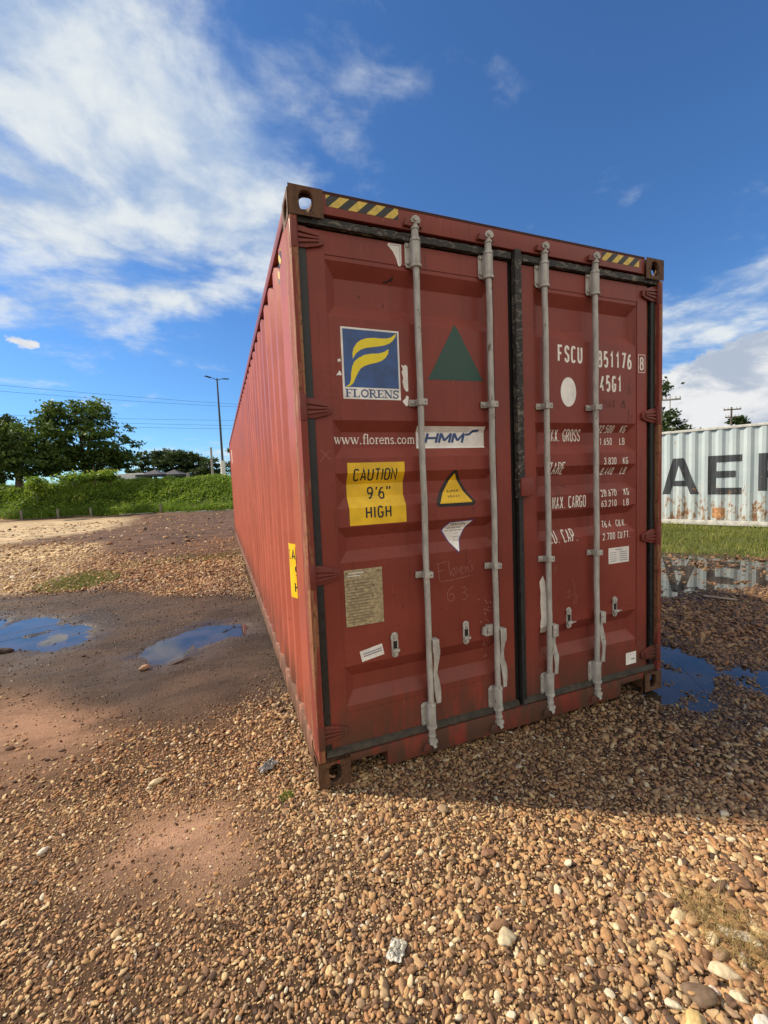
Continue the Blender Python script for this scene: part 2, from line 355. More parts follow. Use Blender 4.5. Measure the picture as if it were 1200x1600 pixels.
base = lerpc(base, Z['damp']*.94, (.062, .039, .025))
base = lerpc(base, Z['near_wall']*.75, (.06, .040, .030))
base = lerpc(base, Z['sandL']*.9, (.245, .145, .092)); base = lerpc(base, Z['sandM']*.9, (.34, .205, .135))
base = lerpc(base, Z['grasspatch']*.6, (.08, .09, .03)); base = lerpc(base, Z['verge'], (.10, .11, .035)); base = lerpc(base, Z['bank'], (.035, .055, .016))
base = lerpc(base, Z['rim']*.75, (.036, .025, .018))
pdm = np.maximum.reduce([Z['pudL'], Z['pudM'], Z['pudF'], Z['pudN'], Z['pudS']])
base = lerpc(base, pdm*.8, (.050, .035, .026))
wet = np.clip(np.maximum(np.maximum(Z['damp']*.55, Z['rim']*1.25)*(1-Z['sandL']), np.maximum(pdm, Z['near_wall']*.4))+Z['right']*.25*(1-Z['verge'])+.12*Z['brown']*trk, 0, 1.25)*(1-Z['bank'])
ny, nx = GX.shape; idx = np.arange(nx*ny).reshape(ny, nx)
F = np.stack([idx[:-1, :-1], idx[:-1, 1:], idx[1:, 1:], idx[1:, :-1]], -1).reshape(-1, 4)
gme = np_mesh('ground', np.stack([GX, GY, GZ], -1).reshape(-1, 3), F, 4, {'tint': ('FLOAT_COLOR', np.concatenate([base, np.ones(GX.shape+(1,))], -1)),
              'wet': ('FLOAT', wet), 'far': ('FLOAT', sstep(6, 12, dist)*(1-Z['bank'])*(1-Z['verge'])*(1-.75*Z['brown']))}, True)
gm, t = mat('stony_ground')
a = t.node('ShaderNodeAttribute', attribute_name='tint').outputs[0]; wv = t.node('ShaderNodeAttribute', attribute_name='wet').outputs[2]
fr = t.node('ShaderNodeAttribute', attribute_name='far').outputs[2]
vor = t.node('ShaderNodeTexVoronoi'); t.put(vor.inputs['Vector'], t.o); vor.inputs['Scale'].default_value = 26
vor2 = t.node('ShaderNodeTexVoronoi'); t.put(vor2.inputs['Vector'], t.o); vor2.inputs['Scale'].default_value = 130
vc = t.xyz(vor.outputs['Color'])[0]; g1 = t.noise(t.o, 150, 6, .7); g2 = t.noise(t.o, 2.3, 6, .6); g3 = t.noise(t.o, 34, 6, .7)
k = t.m('ADD', t.ss(g1, .25, .75, .62, 1.35), t.m('MULTIPLY', t.m('SUBTRACT', g2, .5), .9))
k = t.m('MULTIPLY', k, t.m('ADD', .7, t.m('MULTIPLY', t.m('ADD', g3, 0), .6)))
g5 = t.noise(t.scale(t.o, (1.0, 2.2, 1)), 1.1, 9, .68, .6); k = t.m('MULTIPLY', k, t.ss(g5, .36, .62, .62, 1.25))
k = t.m('MULTIPLY', k, t.m('ADD', 1.0, t.m('MULTIPLY', fr, t.m('MULTIPLY', t.m('SUBTRACT', vc, .45), 1.3))))
sc = t.node('ShaderNodeVectorMath', operation='SCALE'); t.put(sc.inputs[0], a); t.put(sc.inputs['Scale'], k)
fin(t, sc.outputs[0], t.m('SUBTRACT', .92, t.m('MULTIPLY', wv, t.ss(g2, .3, .65, .54, .24))), 0, t.m('ADD', .18, t.m('MULTIPLY', t.m('MULTIPLY', wv, wv), .22)))
hh = t.m('ADD', t.m('ADD', t.m('MULTIPLY', fr, t.m('MULTIPLY', g5, 8.0)), t.m('MULTIPLY', vor2.outputs[0], -.7)), t.m('ADD', g3, t.m('MULTIPLY', fr, t.m('MULTIPLY', vor.outputs[0], -4.0))))
bump(t, hh, .55, .007)
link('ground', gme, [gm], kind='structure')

# puddle water sheets
wm, t = mat('muddy_water'); n = t.noise(t.o, 3, 3, .5)
fin(t, t.mix(t.ss(n, .35, .65), (.020, .016, .013), (.050, .036, .024)), .015, 0, .9); t.b.inputs['IOR'].default_value = 1.42
bump(t, n, .03, .002)
for k, z in [('pudL', -.0285), ('pudM', -.0285), ('pudF', -.0270), ('pudN', -.0270), ('pudS', -.0255)]:
    p = np.array(ZP[k]); c = p.mean(0); q = c+(p-c)*1.0; d = p-c; q = p+d/np.linalg.norm(d, axis=1)[:, None]*.28
    if k == 'pudN': q[:, 0] = np.maximum(q[:, 0], 2.15)
    me = bpy.data.meshes.new('puddle'); me.from_pydata([(x, y, z) for x, y in q], [], [tuple(range(len(q)))])
    link('puddle', me, [wm], kind='structure')

# ------------------------------------------------------------------ gravel: real pebbles
pcol = bpy.data.collections.new('pebble_shapes')
def pebmat():
    m, t = mat('river_pebbles')
    tone = t.node('ShaderNodeAttribute', attribute_name='tone', attribute_type='INSTANCER').outputs[2]
    wv = t.node('ShaderNodeAttribute', attribute_name='wet', attribute_type='INSTANCER').outputs[2]
    cr = t.node('ShaderNodeValToRGB'); t.put(cr.inputs[0], tone); e = cr.color_ramp
    cols = [(0, (.060, .040, .030)), (.10, (.15, .085, .052)), (.25, (.27, .150, .082)), (.42, (.40, .240, .118)), (.55, (.35, .175, .080)), (.68, (.50, .32, .150)),
            (.80, (.30, .20, .125)), (.91, (.56, .40, .20)), (.97, (.58, .46, .28)), (1.0, (.62, .56, .44))]
    while len(e.elements) > 1: e.elements.remove(e.elements[-1])
    e.elements[0].position = 0; e.elements[0].color = (*cols[0][1], 1)
    for p_, c_ in cols[1:]: x = e.elements.new(p_); x.color = (*c_, 1)
    n = t.noise(t.o, 2.2, 6, .65, .5)
    k = t.m('MULTIPLY', t.ss(n, .25, .75, .68, 1.28), t.m('SUBTRACT', 1.0, t.m('MULTIPLY', wv, .52)))
    sc = t.node('ShaderNodeVectorMath', operation='SCALE'); t.put(sc.inputs[0], cr.outputs[0]); t.put(sc.inputs['Scale'], k)
    fin(t, sc.outputs[0], t.m('SUBTRACT', .80, t.m('MULTIPLY', wv, .48)), 0, .35); bump(t, n, .25, .05); return m
PM = pebmat()
def rock_mesh(name, seed, sub=2, sx=1., sy=.72, sz=.5, amp=.22, ang=.0):
    bm = bmesh.new(); bmesh.ops.create_icosphere(bm, subdivisions=sub, radius=1)
    cuts = [Vector((random.gauss(0, 1), random.gauss(0, 1), random.gauss(0, 1))).normalized() for _ in range(7)]
    for v in bm.verts:
        p = v.co.copy(); r = 1+amp*(mnoise.noise(p*1.1+Vector((seed*7.1, 0, 0)))*1.3+.4*mnoise.noise(p*2.6+Vector((0, seed*3.3, 0))))
        if ang:
            for c in cuts:
                d = p.dot(c)*r
                if d > .72: r *= (1-ang)+ang*.72/d
        v.co = Vector((p.x*sx, p.y*sy, p.z*sz))*r
    me = bpy.data.meshes.new(name); bm.to_mesh(me); bm.free(); me.polygons.foreach_set('use_smooth', [True]*len(me.polygons)); return me
NV = 14
for i in range(NV):
    me = rock_mesh('pebble', i+1, 2, 1, random.uniform(.6, .92), random.uniform(.34, .62), .30, .8 if i % 3 else .3)
    me.materials.append(PM); o = bpy.data.objects.new('pebble_shape%02d' % i, me); pcol.objects.link(o)
def scatter():
    P = []
    for r0, r1, sp_, med in [(.35, 2.6, .0107, .0069), (2.6, 4.6, .0155, .0088), (4.6, 8.0, .024, .0130), (8.0, 13.5, .038, .0175), (13.5, 28, .13, .034)]:
        xs = np.arange(-r1, r1, sp_); X, Y = np.meshgrid(xs, xs); X = X.ravel()+rng.uniform(-.5, .5, X.size)*sp_; Y = Y.ravel()+rng.uniform(-.5, .5, Y.size)*sp_
        r = np.hypot(X, Y); az = np.degrees(np.arctan2(X, Y)); k = (r >= r0) & (r < r1) & (az > -32) & (az < 78); X, Y = X[k]+CAM[0], Y[k]+CAM[1]
        k = ~((X > .12) & (X < 2.32) & (Y > .45) & (Y < 12.2)); X, Y = X[k], Y[k]
        k = ~((X > 2.5) & ((Y > 4.6) | (X > 9))) & ~((X > 0) & (X < 2.45) & (Y > 1.2)); X, Y = X[k], Y[k]
        Zz, n, nf = zones(X, Y)
        pd = np.maximum.reduce([Zz['pudL'], Zz['pudM'], Zz['pudF'], Zz['pudN'], Zz['pudS']])
        dn = 1.0-.58*Zz['damp']; dn = dn*(1-.90*Zz['sandM'])*(1-.88*Zz['sandL'])*(1-.45*pd*(1-Zz['pudL'])*(1-Zz['pudM']))*(1-.97*Zz['verge'])*(1-Zz['bank'])
        dn = dn*(1-.85*Zz['brown']*(1-Zz['paleL']))*(1-.6*Zz['grasspatch'])*(1-.5*np.maximum(Zz['pudL'], Zz['pudM']))
        patch = sstep(.62, .42, fbm(X*1.9, Y*1.9, 4, 31.)); left = sstep(.2, -.5, X+.15*Y)*sstep(-2, -.2, Y+.5)
        dn = dn*(1-.12*(1-patch))
        k = rng.random(X.size) < dn; X, Y, n, pd = X[k], Y[k], n[k], pd[k]; Zk = {a: b[k] for a, b in Zz.items()}
        s = med*np.exp(rng.normal(0, .48, X.size)); s = np.clip(s, med*.45, med*2.5)
        big = rng.random(X.size) < .006; s = np.where(big, s*1.7, s)
        s = s*(1+.50*sstep(.5, 1.1, X)*sstep(-.6, -1.3, Y)); s = s*(1-.24*sstep(.3, -.7, X)*sstep(2.5, 1.2, Y)); s = s*(1-.60*Zk['damp'])*(1-.30*Zk['sandM'])
        wt = np.clip(.95*Zk['damp']+.75*pd+.55*Zk['rim']+.50*Zk['near_wall']+.42*Zk['right']+.40*Zk['shade_apron']+.25*sstep(.55, .7, fbm(X*2.2, Y*2.2, 3, 5.)), 0, 1)  # the apron share also darkens pebbles inside the door shadow
        tn = rng.random(X.size); tn = np.where(Zk['right'] > .5, tn*.72, tn); tn = np.where((Zk['damp'] > .5) & (rng.random(X.size) < .9), tn*.35, tn); tn = np.where(Zk['paleL'] > .5, .80+.2*tn*tn, tn)
        P.append(np.stack([X, Y, s, wt, tn], 1))
    P = np.concatenate(P); X, Y, s = P[:, 0], P[:, 1], P[:, 2]; h = height(X, Y)
    z = h+s*rng.uniform(-.22, .50, len(X)); n = len(X)
    scl = np.stack([s*rng.uniform(.85, 1.35, n), s*rng.uniform(.8, 1.1, n), s*rng.uniform(.75, 1.1, n)], 1)
    rot = np.stack([rng.normal(0, .38, n), rng.normal(0, .38, n), rng.uniform(0, 6.283, n)], 1)
    me = bpy.data.meshes.new('gravel'); me.vertices.add(n); me.vertices.foreach_set('co', np.stack([X, Y, z], 1).astype(np.float32).ravel())
    for nm, typ, arr in [('scl', 'FLOAT_VECTOR', scl), ('rot', 'FLOAT_VECTOR', rot), ('pick', 'INT', rng.integers(0, NV, n)), ('wet', 'FLOAT', P[:, 3]), ('tone', 'FLOAT', P[:, 4])]:
        at_ = me.attributes.new(nm, typ, 'POINT'); at_.data.foreach_set('vector' if 'VEC' in typ else 'value', np.asarray(arr, np.int32 if typ == 'INT' else np.float32).ravel())
    o = link('gravel', me, [], kind='stuff', label='brown and tan river pebbles covering the yard', cat='gravel')
    ng = bpy.data.node_groups.new('pebble_scatter', 'GeometryNodeTree')
    ng.interface.new_socket(name='Geometry', in_out='INPUT', socket_type='NodeSocketGeometry'); ng.interface.new_socket(name='Geometry', in_out='OUTPUT', socket_type='NodeSocketGeometry')
    N = ng.nodes; gi = N.new('NodeGroupInput'); go = N.new('NodeGroupOutput'); ip = N.new('GeometryNodeInstanceOnPoints'); ci = N.new('GeometryNodeCollectionInfo')
    ci.inputs['Collection'].default_value = pcol; ci.inputs['Separate Children'].default_value = True; ci.inputs['Reset Children'].default_value = True
    def na(nm, ty):
        q = N.new('GeometryNodeInputNamedAttribute'); q.data_type = ty; q.inputs['Name'].default_value = nm; return [x for x in q.outputs if x.enabled and x.name == 'Attribute'][0]
    L = ng.links; L.new(gi.outputs[0], ip.inputs['Points']); L.new(ci.outputs[0], ip.inputs['Instance']); ip.inputs['Pick Instance'].default_value = True
    L.new(na('pick', 'INT'), ip.inputs['Instance Index']); L.new(na('rot', 'FLOAT_VECTOR'), ip.inputs['Rotation']); L.new(na('scl', 'FLOAT_VECTOR'), ip.inputs['Scale'])
    L.new(ip.outputs[0], go.inputs[0])
    md = o.modifiers.new('scatter', 'NODES'); md.node_group = ng; print('pebbles', n)
scatter()

# ------------------------------------------------------------------ lettering: single-stroke gothic glyphs
def ring(x0, x1, y0, y1, c=.22, a0=0, a1=360):
    out = []; cx, cyy = (x0+x1)/2, (y0+y1)/2; rx, ry = (x1-x0)/2, (y1-y0)/2; n = max(4, int(abs(a1-a0)/22))
    for i in range(n+1):
        q = R(a0+(a1-a0)*i/n); co, si = math.cos(q), math.sin(q)
        out.append((cx+rx*math.copysign(abs(co)**.62, co), cyy+ry*math.copysign(abs(si)**.62, si)))
    return out
G = {'A': [[(0, 0), (.5, 1), (1, 0)], [(.17, .3), (.83, .3)]], 'B': [[(0, 0), (0, 1), (.6, 1), (.92, .9), (.92, .64), (.6, .53), (0, .53)], [(.6, .53), (1, .4), (1, .12), (.65, 0), (0, 0)]],
 'C': [ring(0, 1, 0, 1, a0=38, a1=322)], 'D': [[(0, 0), (0, 1), (.5, 1), (.9, .85), (1, .5), (.9, .15), (.5, 0), (0, 0)]],
 'E': [[(1, 1), (0, 1), (0, 0), (1, 0)], [(0, .52), (.8, .52)]], 'F': [[(1, 1), (0, 1), (0, 0)], [(0, .52), (.8, .52)]],
 'G': [ring(0, 1, 0, 1, a0=38, a1=345)+[(1, .45), (.55, .45)]], 'H': [[(0, 0), (0, 1)], [(1, 0), (1, 1)], [(0, .5), (1, .5)]], 'I': [[(.5, 0), (.5, 1)]],
 'K': [[(0, 0), (0, 1)], [(1, 1), (0, .42)], [(.3, .6), (1, 0)]], 'L': [[(0, 1), (0, 0), (1, 0)]], 'M': [[(0, 0), (0, 1), (.5, .22), (1, 1), (1, 0)]],
 'N': [[(0, 0), (0, 1), (1, 0), (1, 1)]], 'O': [ring(0, 1, 0, 1)], 'P': [[(0, 0), (0, 1), (.6, 1), (1, .88), (1, .6), (.6, .46), (0, .46)]],
 'R': [[(0, 0), (0, 1), (.6, 1), (1, .88), (1, .6), (.6, .48), (0, .48)], [(.5, .48), (1, 0)]],
 'S': [[(1, .78), (.88, .94), (.5, 1), (.12, .93), (0, .76), (.12, .6), (.5, .51), (.88, .41), (1, .24), (.88, .07), (.5, 0), (.12, .06), (0, .22)]],
 'T': [[(.5, 0), (.5, 1)], [(0, 1), (1, 1)]], 'U': [[(0, 1), (0, .22), (.15, .05), (.5, 0), (.85, .05), (1, .22), (1, 1)]], 'V': [[(0, 1), (.5, 0), (1, 1)]],
 'X': [[(0, 0), (1, 1)], [(0, 1), (1, 0)]], 'Y': [[(0, 1), (.5, .5), (1, 1)], [(.5, .5), (.5, 0)]], '.': [[(.2, 0), (.2, .06)]], ',': [[(.3, .1), (.1, -.12)]],
 '0': [ring(0, 1, 0, 1)], '1': [[(.15, .78), (.55, 1), (.55, 0)]], '2': [[(0, .75), (.12, .94), (.5, 1), (.88, .93), (1, .74), (.9, .52), (0, 0), (1, 0)]],
 '3': [[(0, .8), (.2, .97), (.6, 1), (.95, .85), (.9, .62), (.5, .53)], [(.5, .53), (.95, .42), (1, .2), (.7, .02), (.3, 0), (0, .18)]],
 '4': [[(1, .27), (0, .27), (.72, 1), (.72, 0)]], '5': [[(.95, 1), (.1, 1), (.05, .55), (.5, .62), (.9, .54), (1, .3), (.85, .06), (.45, 0), (.05, .12)]],
 '6': [[(.9, .95), (.45, .9), (.1, .6), (0, .25), (.2, .03), (.55, 0), (.9, .08), (1, .3), (.85, .52), (.5, .56), (.08, .42)]], '7': [[(0, 1), (1, 1), (.35, 0)]],
 '8': [ring(.07, .93, .53, 1), ring(0, 1, 0, .53)], '9': [[(.1, .05), (.55, .1), (.9, .4), (1, .75), (.8, .97), (.45, 1), (.1, .92), (0, .7), (.15, .48), (.5, .44), (.92, .58)]],
 "'": [[(.3, 1.05), (.2, .78)]], '"': [[(.2, 1.05), (.1, .78)], [(.75, 1.05), (.65, .78)]], '-': [[(.1, .5), (.9, .5)]]}
def strip(pts, wd):                       # polyline -> quads with mitred joints
    pts = [Vector((p[0], p[1])) for p in pts]; closed = (pts[0]-pts[-1]).length < 1e-5
    if closed: pts = pts[:-1]
    n = len(pts); L = []
    for i in range(n):
        a = pts[i-1] if (i or closed) else None; b = pts[(i+1) % n] if (i < n-1 or closed) else None
        d1 = (pts[i]-a).normalized() if a is not None and (pts[i]-a).length > 1e-7 else None; d2 = (b-pts[i]).normalized() if b is not None and (b-pts[i]).length > 1e-7 else None
        if d1 is None: d1 = d2
        if d2 is None: d2 = d1
        n1 = Vector((-d1.y, d1.x)); n2 = Vector((-d2.y, d2.x)); m_ = n1+n2
        m_ = n1 if m_.length < .3 else m_.normalized(); k = 1/max(.42, m_.dot(n1)); L.append((pts[i]+m_*wd*.5*k, pts[i]-m_*wd*.5*k))
    seg = range(n if closed else n-1)
    return [[L[i][0], L[i][1], L[(i+1) % n][1], L[(i+1) % n][0]] for i in seg]
LV = [0]
def lay(quads, mi, lv):                   # every quad a hair above the last, so that crossing strokes never share a plane
    out = []
    for q in quads: LV[0] = (LV[0]+1) % 11; out.append((q, mi, lv+.00002*(1+LV[0])))
    return out
def text(s, x0, z0, h, cw, gap, wd, mi=0, lv=0., slant=0., right=None):
    adv = lambda c: cw*(.35 if c in ".,' " and c != ' ' else .75 if c == ' ' else .3 if c == 'I' else 1)+gap
    if right is not None: x0 = right-sum(adv(c) for c in s)+gap
    out = []; x = x0; ins = wd/2
    for c in s:
        if c in G:
            for j, st in enumerate(G[c]):
                cc = cw*(.3 if c == 'I' else 1)
                pts = [(x+ins+p[0]*(cc-wd)+slant*(z0*0+p[1]*h), z0+ins+p[1]*(h-wd)) for p in st]
                out += lay(strip(pts, wd), mi, lv)
        x += adv(c)
    return out
def stroke(pts, wd, mi=0, lv=0.):
    return lay(strip(pts, wd), mi, lv)
def rect(a0, a1, b0, b1, mi=0, lv=0.): return [([(a0, b0), (a1, b0), (a1, b1), (a0, b1)], mi, lv)]
def decal(name, items, mapf, breaks, ax, mats, parent, **kw):   # thin vinyl or paint lying on a pressed steel surface, bent at its folds
    bm = bmesh.new()
    for poly, mi, lv in items:
        vs = [bm.verts.new((p[0], p[1], lv)) for p in poly]
        try: f = bm.faces.new(vs)
        except ValueError: continue
        f.material_index = mi
    bmesh.ops.triangulate(bm, faces=[f for f in bm.faces if len(f.verts) > 4])
    lo = min(v.co[ax] for v in bm.verts); hi = max(v.co[ax] for v in bm.verts); no = Vector((0, 0, 0)); no[ax] = 1
    for b in breaks:
        if lo < b < hi:
            co = Vector((0, 0, 0)); co[ax] = b
            bmesh.ops.bisect_plane(bm, geom=bm.verts[:]+bm.edges[:]+bm.faces[:], plane_co=co, plane_no=no, dist=1e-6)
    for v in bm.verts: v.co = Vector(mapf(v.co.x, v.co.y, v.co.z))
    me = bpy.data.meshes.new(name); bm.to_mesh(me); bm.free(); return link(name, me, mats, parent, **kw)

# ------------------------------------------------------------------ the red container
CT = empty('shipping_container', (0, 0, 0), label='rust red high cube shipping container standing on the gravel with its doors closed', cat='shipping container')
W_, L_, H_ = 2.438, 12.192, 2.896
YD, DEP = .043, .036
TR = [(2.606, .068, 2.341), (1.843, .056, 1.654), (1.578, .056, 1.400), (1.306, .056, 1.125), (.585, .066, .375)]
def dep_z(z):
    for a_, s_, b_ in TR:
        if b_ < z < a_: return min(1, (a_-z)/s_, (z-b_)/s_)
    return 0.
def dmap(a_, b_, l):
    x0, x1 = (.165, 1.122) if a_ < 1.25 else (1.403, 2.243)
    return (a_, YD+DEP*max(0, min(dep_z(b_), (a_-x0)/.05, (x1-a_)/.05))-.0009-l, b_)
def fmap(a_, b_, l): return (a_, .0385-l, b_)
DBR = sorted(sum([[a_, a_-s_, b_+s_, b_] for a_, s_, b_ in TR], []))
def panel(x0, x1):                        # pressed door skin with five horizontal troughs, closed by slanted ends
    rx = .050; vs = []; fs = []
    def quad(*p): fs.append(tuple(range(len(vs), len(vs)+4))); vs.extend(p)
    z = .16
    for a_, s_, b_ in sorted(TR, key=lambda q: q[0]):
        quad((x0, YD, z), (x1, YD, z), (x1, YD, b_), (x0, YD, b_)); yi = YD+DEP; xi, xj = x0+rx, x1-rx; zi, zj = b_+s_, a_-s_
        quad((x0, YD, b_), (x1, YD, b_), (xj, yi, zi), (xi, yi, zi)); quad((xi, yi, zi), (xj, yi, zi), (xj, yi, zj), (xi, yi, zj))
        quad((xi, yi, zj), (xj, yi, zj), (x1, YD, a_), (x0, YD, a_)); quad((x0, YD, b_), (xi, yi, zi), (xi, yi, zj), (x0, YD, a_)); quad((xj, yi, zi), (x1, YD, b_), (x1, YD, a_), (xj, yi, zj)); z = a_
    quad((x0, YD, z), (x1, YD, z), (x1, YD, 2.735), (x0, YD, 2.735)); return vs, fs
def make_door(xa, xb, pa, pb):
    m_ = MB(); vs, fs = panel(pa, pb); m_.add(vs, fs)
    m_.box(xa, pa, .0385, .085, .16, 2.735); m_.box(pb, xb, .0385, .085, .16, 2.735)
    m_.box(pa, pb, .0395, .046, 2.628, 2.7352).box(pa, pb, .0395, .046, .1598, .342)
    return m_.build('door', M['red'], CT, smooth=20, bevel=0)
doorL = make_door(.078, 1.222, .165, 1.122); doorL['label'] = 'left door with blue logo, green triangle and yellow caution sticker'
doorR = make_door(1.300, 2.330, 1.403, 2.243); doorR['label'] = 'right door with white code letters and weight figures'

# posts, castings, header, sill, rails
for sx_, x in ((1, 0), (-1, W_)):
    for y0, s2 in ((0, 1), (L_, -1)):
        m_ = MB(); X = lambda v: x+sx_*v; Yy = lambda v: y0+s2*v
        def bx(a0, a1, b0, b1, z0, z1): m_.box(*sorted((X(a0), X(a1))), *sorted((Yy(b0), Yy(b1))), z0, z1)
        bx(.002, .036, .004, .158, .13, 2.766); bx(.030, .080, .058, .158, .132, 2.764)
        m_.build('corner_post', M['post'], CT, bevel=.005)
def casting_mesh():                       # 0.178 long, 0.162 wide, 0.130 high, hollow, with oval hand holes in end, side and top
    m_ = MB(); T = .026; Lc, Wc, Hc = .178, .162, .130
    def holed(w_, h_, rx, ry, o, u, v, n, off=(0, 0)):
        K = 20; outer, inner = [], []
        ca = math.atan2(h_, w_); AN = sorted([2*math.pi*(i+.5)/K for i in range(K)]+[ca, math.pi-ca, math.pi+ca, 2*math.pi-ca]); K = len(AN)
        for q in AN:
            c_, s_ = math.cos(q), math.sin(q); mm = max(abs(c_)/(w_/2), abs(s_)/(h_/2))
            outer.append((w_/2+c_/mm, h_/2+s_/mm)); inner.append((w_/2+off[0]+rx*math.copysign(abs(c_)**.7, c_), h_/2+off[1]+ry*math.copysign(abs(s_)**.7, s_)))
        o, u, v, n = map(Vector, (o, u, v, n)); P_ = lambda p, d: o+u*p[0]+v*p[1]+n*d
        ch = [(w_/2+(p[0]-w_/2)*1.12-off[0]*.12, h_/2+(p[1]-h_/2)*1.10) for p in inner]
        vs = [P_(p, 0) for p in outer]+[P_(p, 0) for p in ch]+[P_(p, .006) for p in inner]+[P_(p, T) for p in inner]+[P_(p, T) for p in outer]
        fs = []
        for a in range(4):
            for i in range(K): j = (i+1) % K; fs.append((a*K+i, a*K+j, (a+1)*K+j, (a+1)*K+i))
        m_.add(vs, fs)
    holed(Wc, Hc, .031, .045, (0, 0, 0), (1, 0, 0), (0, 0, 1), (0, 1, 0))
    holed(Lc-T-.001, Hc, .046, .040, (0, T+.0005, 0), (0, 1, 0), (0, 0, 1), (1, 0, 0))
    holed(Wc-T-.001, Lc-T-.001, .034, .060, (T+.0005, T+.0005, Hc), (1, 0, 0), (0, 1, 0), (0, 0, -1))
    m_.box(T+.0005, Wc, Lc-.012, Lc, 0, Hc-T-.0005).box(Wc-.013, Wc, T+.0005, Lc-.0125, 0, Hc-T-.0005).box(T+.0005, Wc-.0135, T+.0005, Lc-.0125, 0, .014)
    return m_
cm = casting_mesh()
for zi in (0, 1):
    for xi in (0, 1):
        for yi in (0, 1):
            m_ = MB(); m_.f = cm.f; m_.m = cm.m
            m_.v = [(p[0] if not xi else W_-p[0], p[1] if not yi else L_-p[1], p[2]+2.766 if zi else .130-p[2]) for p in cm.v]
            m_.build('corner_casting', M['cast'], CT, bevel=.003)
hd = MB().box(.163, W_-.163, .012, .11, 2.795, 2.886).box(.1632, W_-.1632, .010, .16, 2.8865, 2.899, 1).build('door_header', [M['red'], M['dark']], CT, bevel=.002)
s_ = MB(); zb, zt = .018, .134
s_.box(.37, 2.06, .010, .13, zb, zt).box(.163, .3698, .0102, .13, .098, zt-.0002).box(2.0602, W_-.163, .0102, .13, .098, zt-.0002)
s_.box(.1632, .37, .09, .11, zb+.03, .0978).box(2.06, W_-.1632, .09, .11, zb+.03, .0978, 1)
s_.build('door_sill', [M['red'], M['dark']], CT, bevel=.003)
def stripes(x0, x1, z0, z1, phase, up=1):
    it = rect(x0, x1, z0, z1, 0, 0); x = x0-.3+phase; h_ = z1-z0
    while x < x1:
        q = [(x, z0), (x+.047, z0), (x+.047+h_*1.1*up, z1), (x+h_*1.1*up, z1)]
        q = clip_x(q, x0, x1)
        if len(q) > 2: it.append((q, 1, .0003))
        x += .094
    return it
def clip_x(poly, x0, x1):
    for sgn, lim in ((1, x0), (-1, -x1)):
        out = []
        for i in range(len(poly)):
            a_, b_ = poly[i-1], poly[i]; da, db = sgn*a_[0]-lim, sgn*b_[0]-lim
            if (da >= 0) != (db >= 0): t_ = da/(da-db); out.append((a_[0]+(b_[0]-a_[0])*t_, a_[1]+(b_[1]-a_[1])*t_))
            if db >= 0: out.append(b_)
        poly = out
        if not poly: return []
    return poly
hm = lambda a_, b_, l: (a_, .0112-l, b_)
decal('hazard_stripe', stripes(.178, .548, 2.832, 2.884, .03), hm, [], 0, [M['black'], M['stripe']], hd)
decal('hazard_stripe', stripes(1.912, 2.225, 2.829, 2.881, .0), hm, [], 0, [M['black'], M['stripe']], hd)

# corrugated side walls
PIT = .278
def side_d(y, y0=.430, y1=L_-.30):
    if y < y0 or y > y1: return 0.
    q = (y-y0) % PIT
    if y0+math.floor((y-y0)/PIT)*PIT+PIT > y1+.001: return 0.
    for a_, b_, da, db in ((0, .068, 0, 1), (.068, .138, 1, 1), (.138, .206, 1, 0), (.206, .278, 0, 0)):
        if a_ <= q <= b_: return da+(db-da)*(q-a_)/(b_-a_)
    return 0.
SBR = []
y = .430
while y+PIT <= L_-.30+.001: SBR += [y, y+.068, y+.138, y+.206]; y += PIT
SBR.append(y)
def side_wall(name, xo, sgn, ma, parent, L=L_, zb_=.165, zt_=2.815, dep=.036, dents=True):
    ys = [.155]+[round(v, 4) for v in SBR if v < L-.1]+[L-.155]; zs = list(np.linspace(zb_, zt_, 30)) if dents else [zb_, zt_]
    vs = []; fs = []
    for z in zs:
        for y_ in ys:
            dn = 0
            if dents:
                dn = .010*max(0, mnoise.noise(Vector((y_*.9, z*1.7, 3.3)))-.15)
                if .16 < y_ < .44: dn += .010*max(0, mnoise.noise(Vector((y_*3, z*7.5, 8.3))))*(1.4 < z < 2.0)
            vs.append((xo+sgn*(side_d(y_)*dep+dn), y_, z))
    n_ = len(ys)
    for j in range(len(zs)-1):
        for i in range(n_-1): fs.append((j*n_+i, j*n_+i+1, (j+1)*n_+i+1, (j+1)*n_+i))
    return MB().add(vs, fs).build(name, ma, parent, smooth=15)
XS = .010
swl = side_wall('side_wall', XS, 1, M['red_sunlit'], CT); side_wall('side_wall', W_-XS, -1, M['red_sunlit'], CT)
for x0, x1 in ((0, .058), (W_-.058, W_)):
    MB().box(x0+.0015, x1, .18, L_-.18, 2.826, 2.893).build('top_rail', M['red'], CT, bevel=.006)
    MB().box(x0+.001, x1, .18, L_-.18, .022, .160).build('bottom_rail', M['rail'], CT, bevel=.006)
n_ = int((L_-.4)/.26); m_ = MB(); vs = []; fs = []; yy = [.16]
for i in range(n_): yy += [.2+i*.26, .24+i*.26, .34+i*.26, .38+i*.26]
yy += [L_-.16]
for i, y_ in enumerate(yy):
    d = 0 if (i == 0 or i == len(yy)-1 or (i-1) % 4 in (0, 3)) else -.02
    vs += [(.058, y_, 2.884+d), (W_-.058, y_, 2.884+d)]
m_.add(vs, [(2*i, 2*i+1, 2*i+3, 2*i+2) for i in range(len(yy)-1)]).build('roof', M['red'], CT, smooth=10)
m_ = MB()
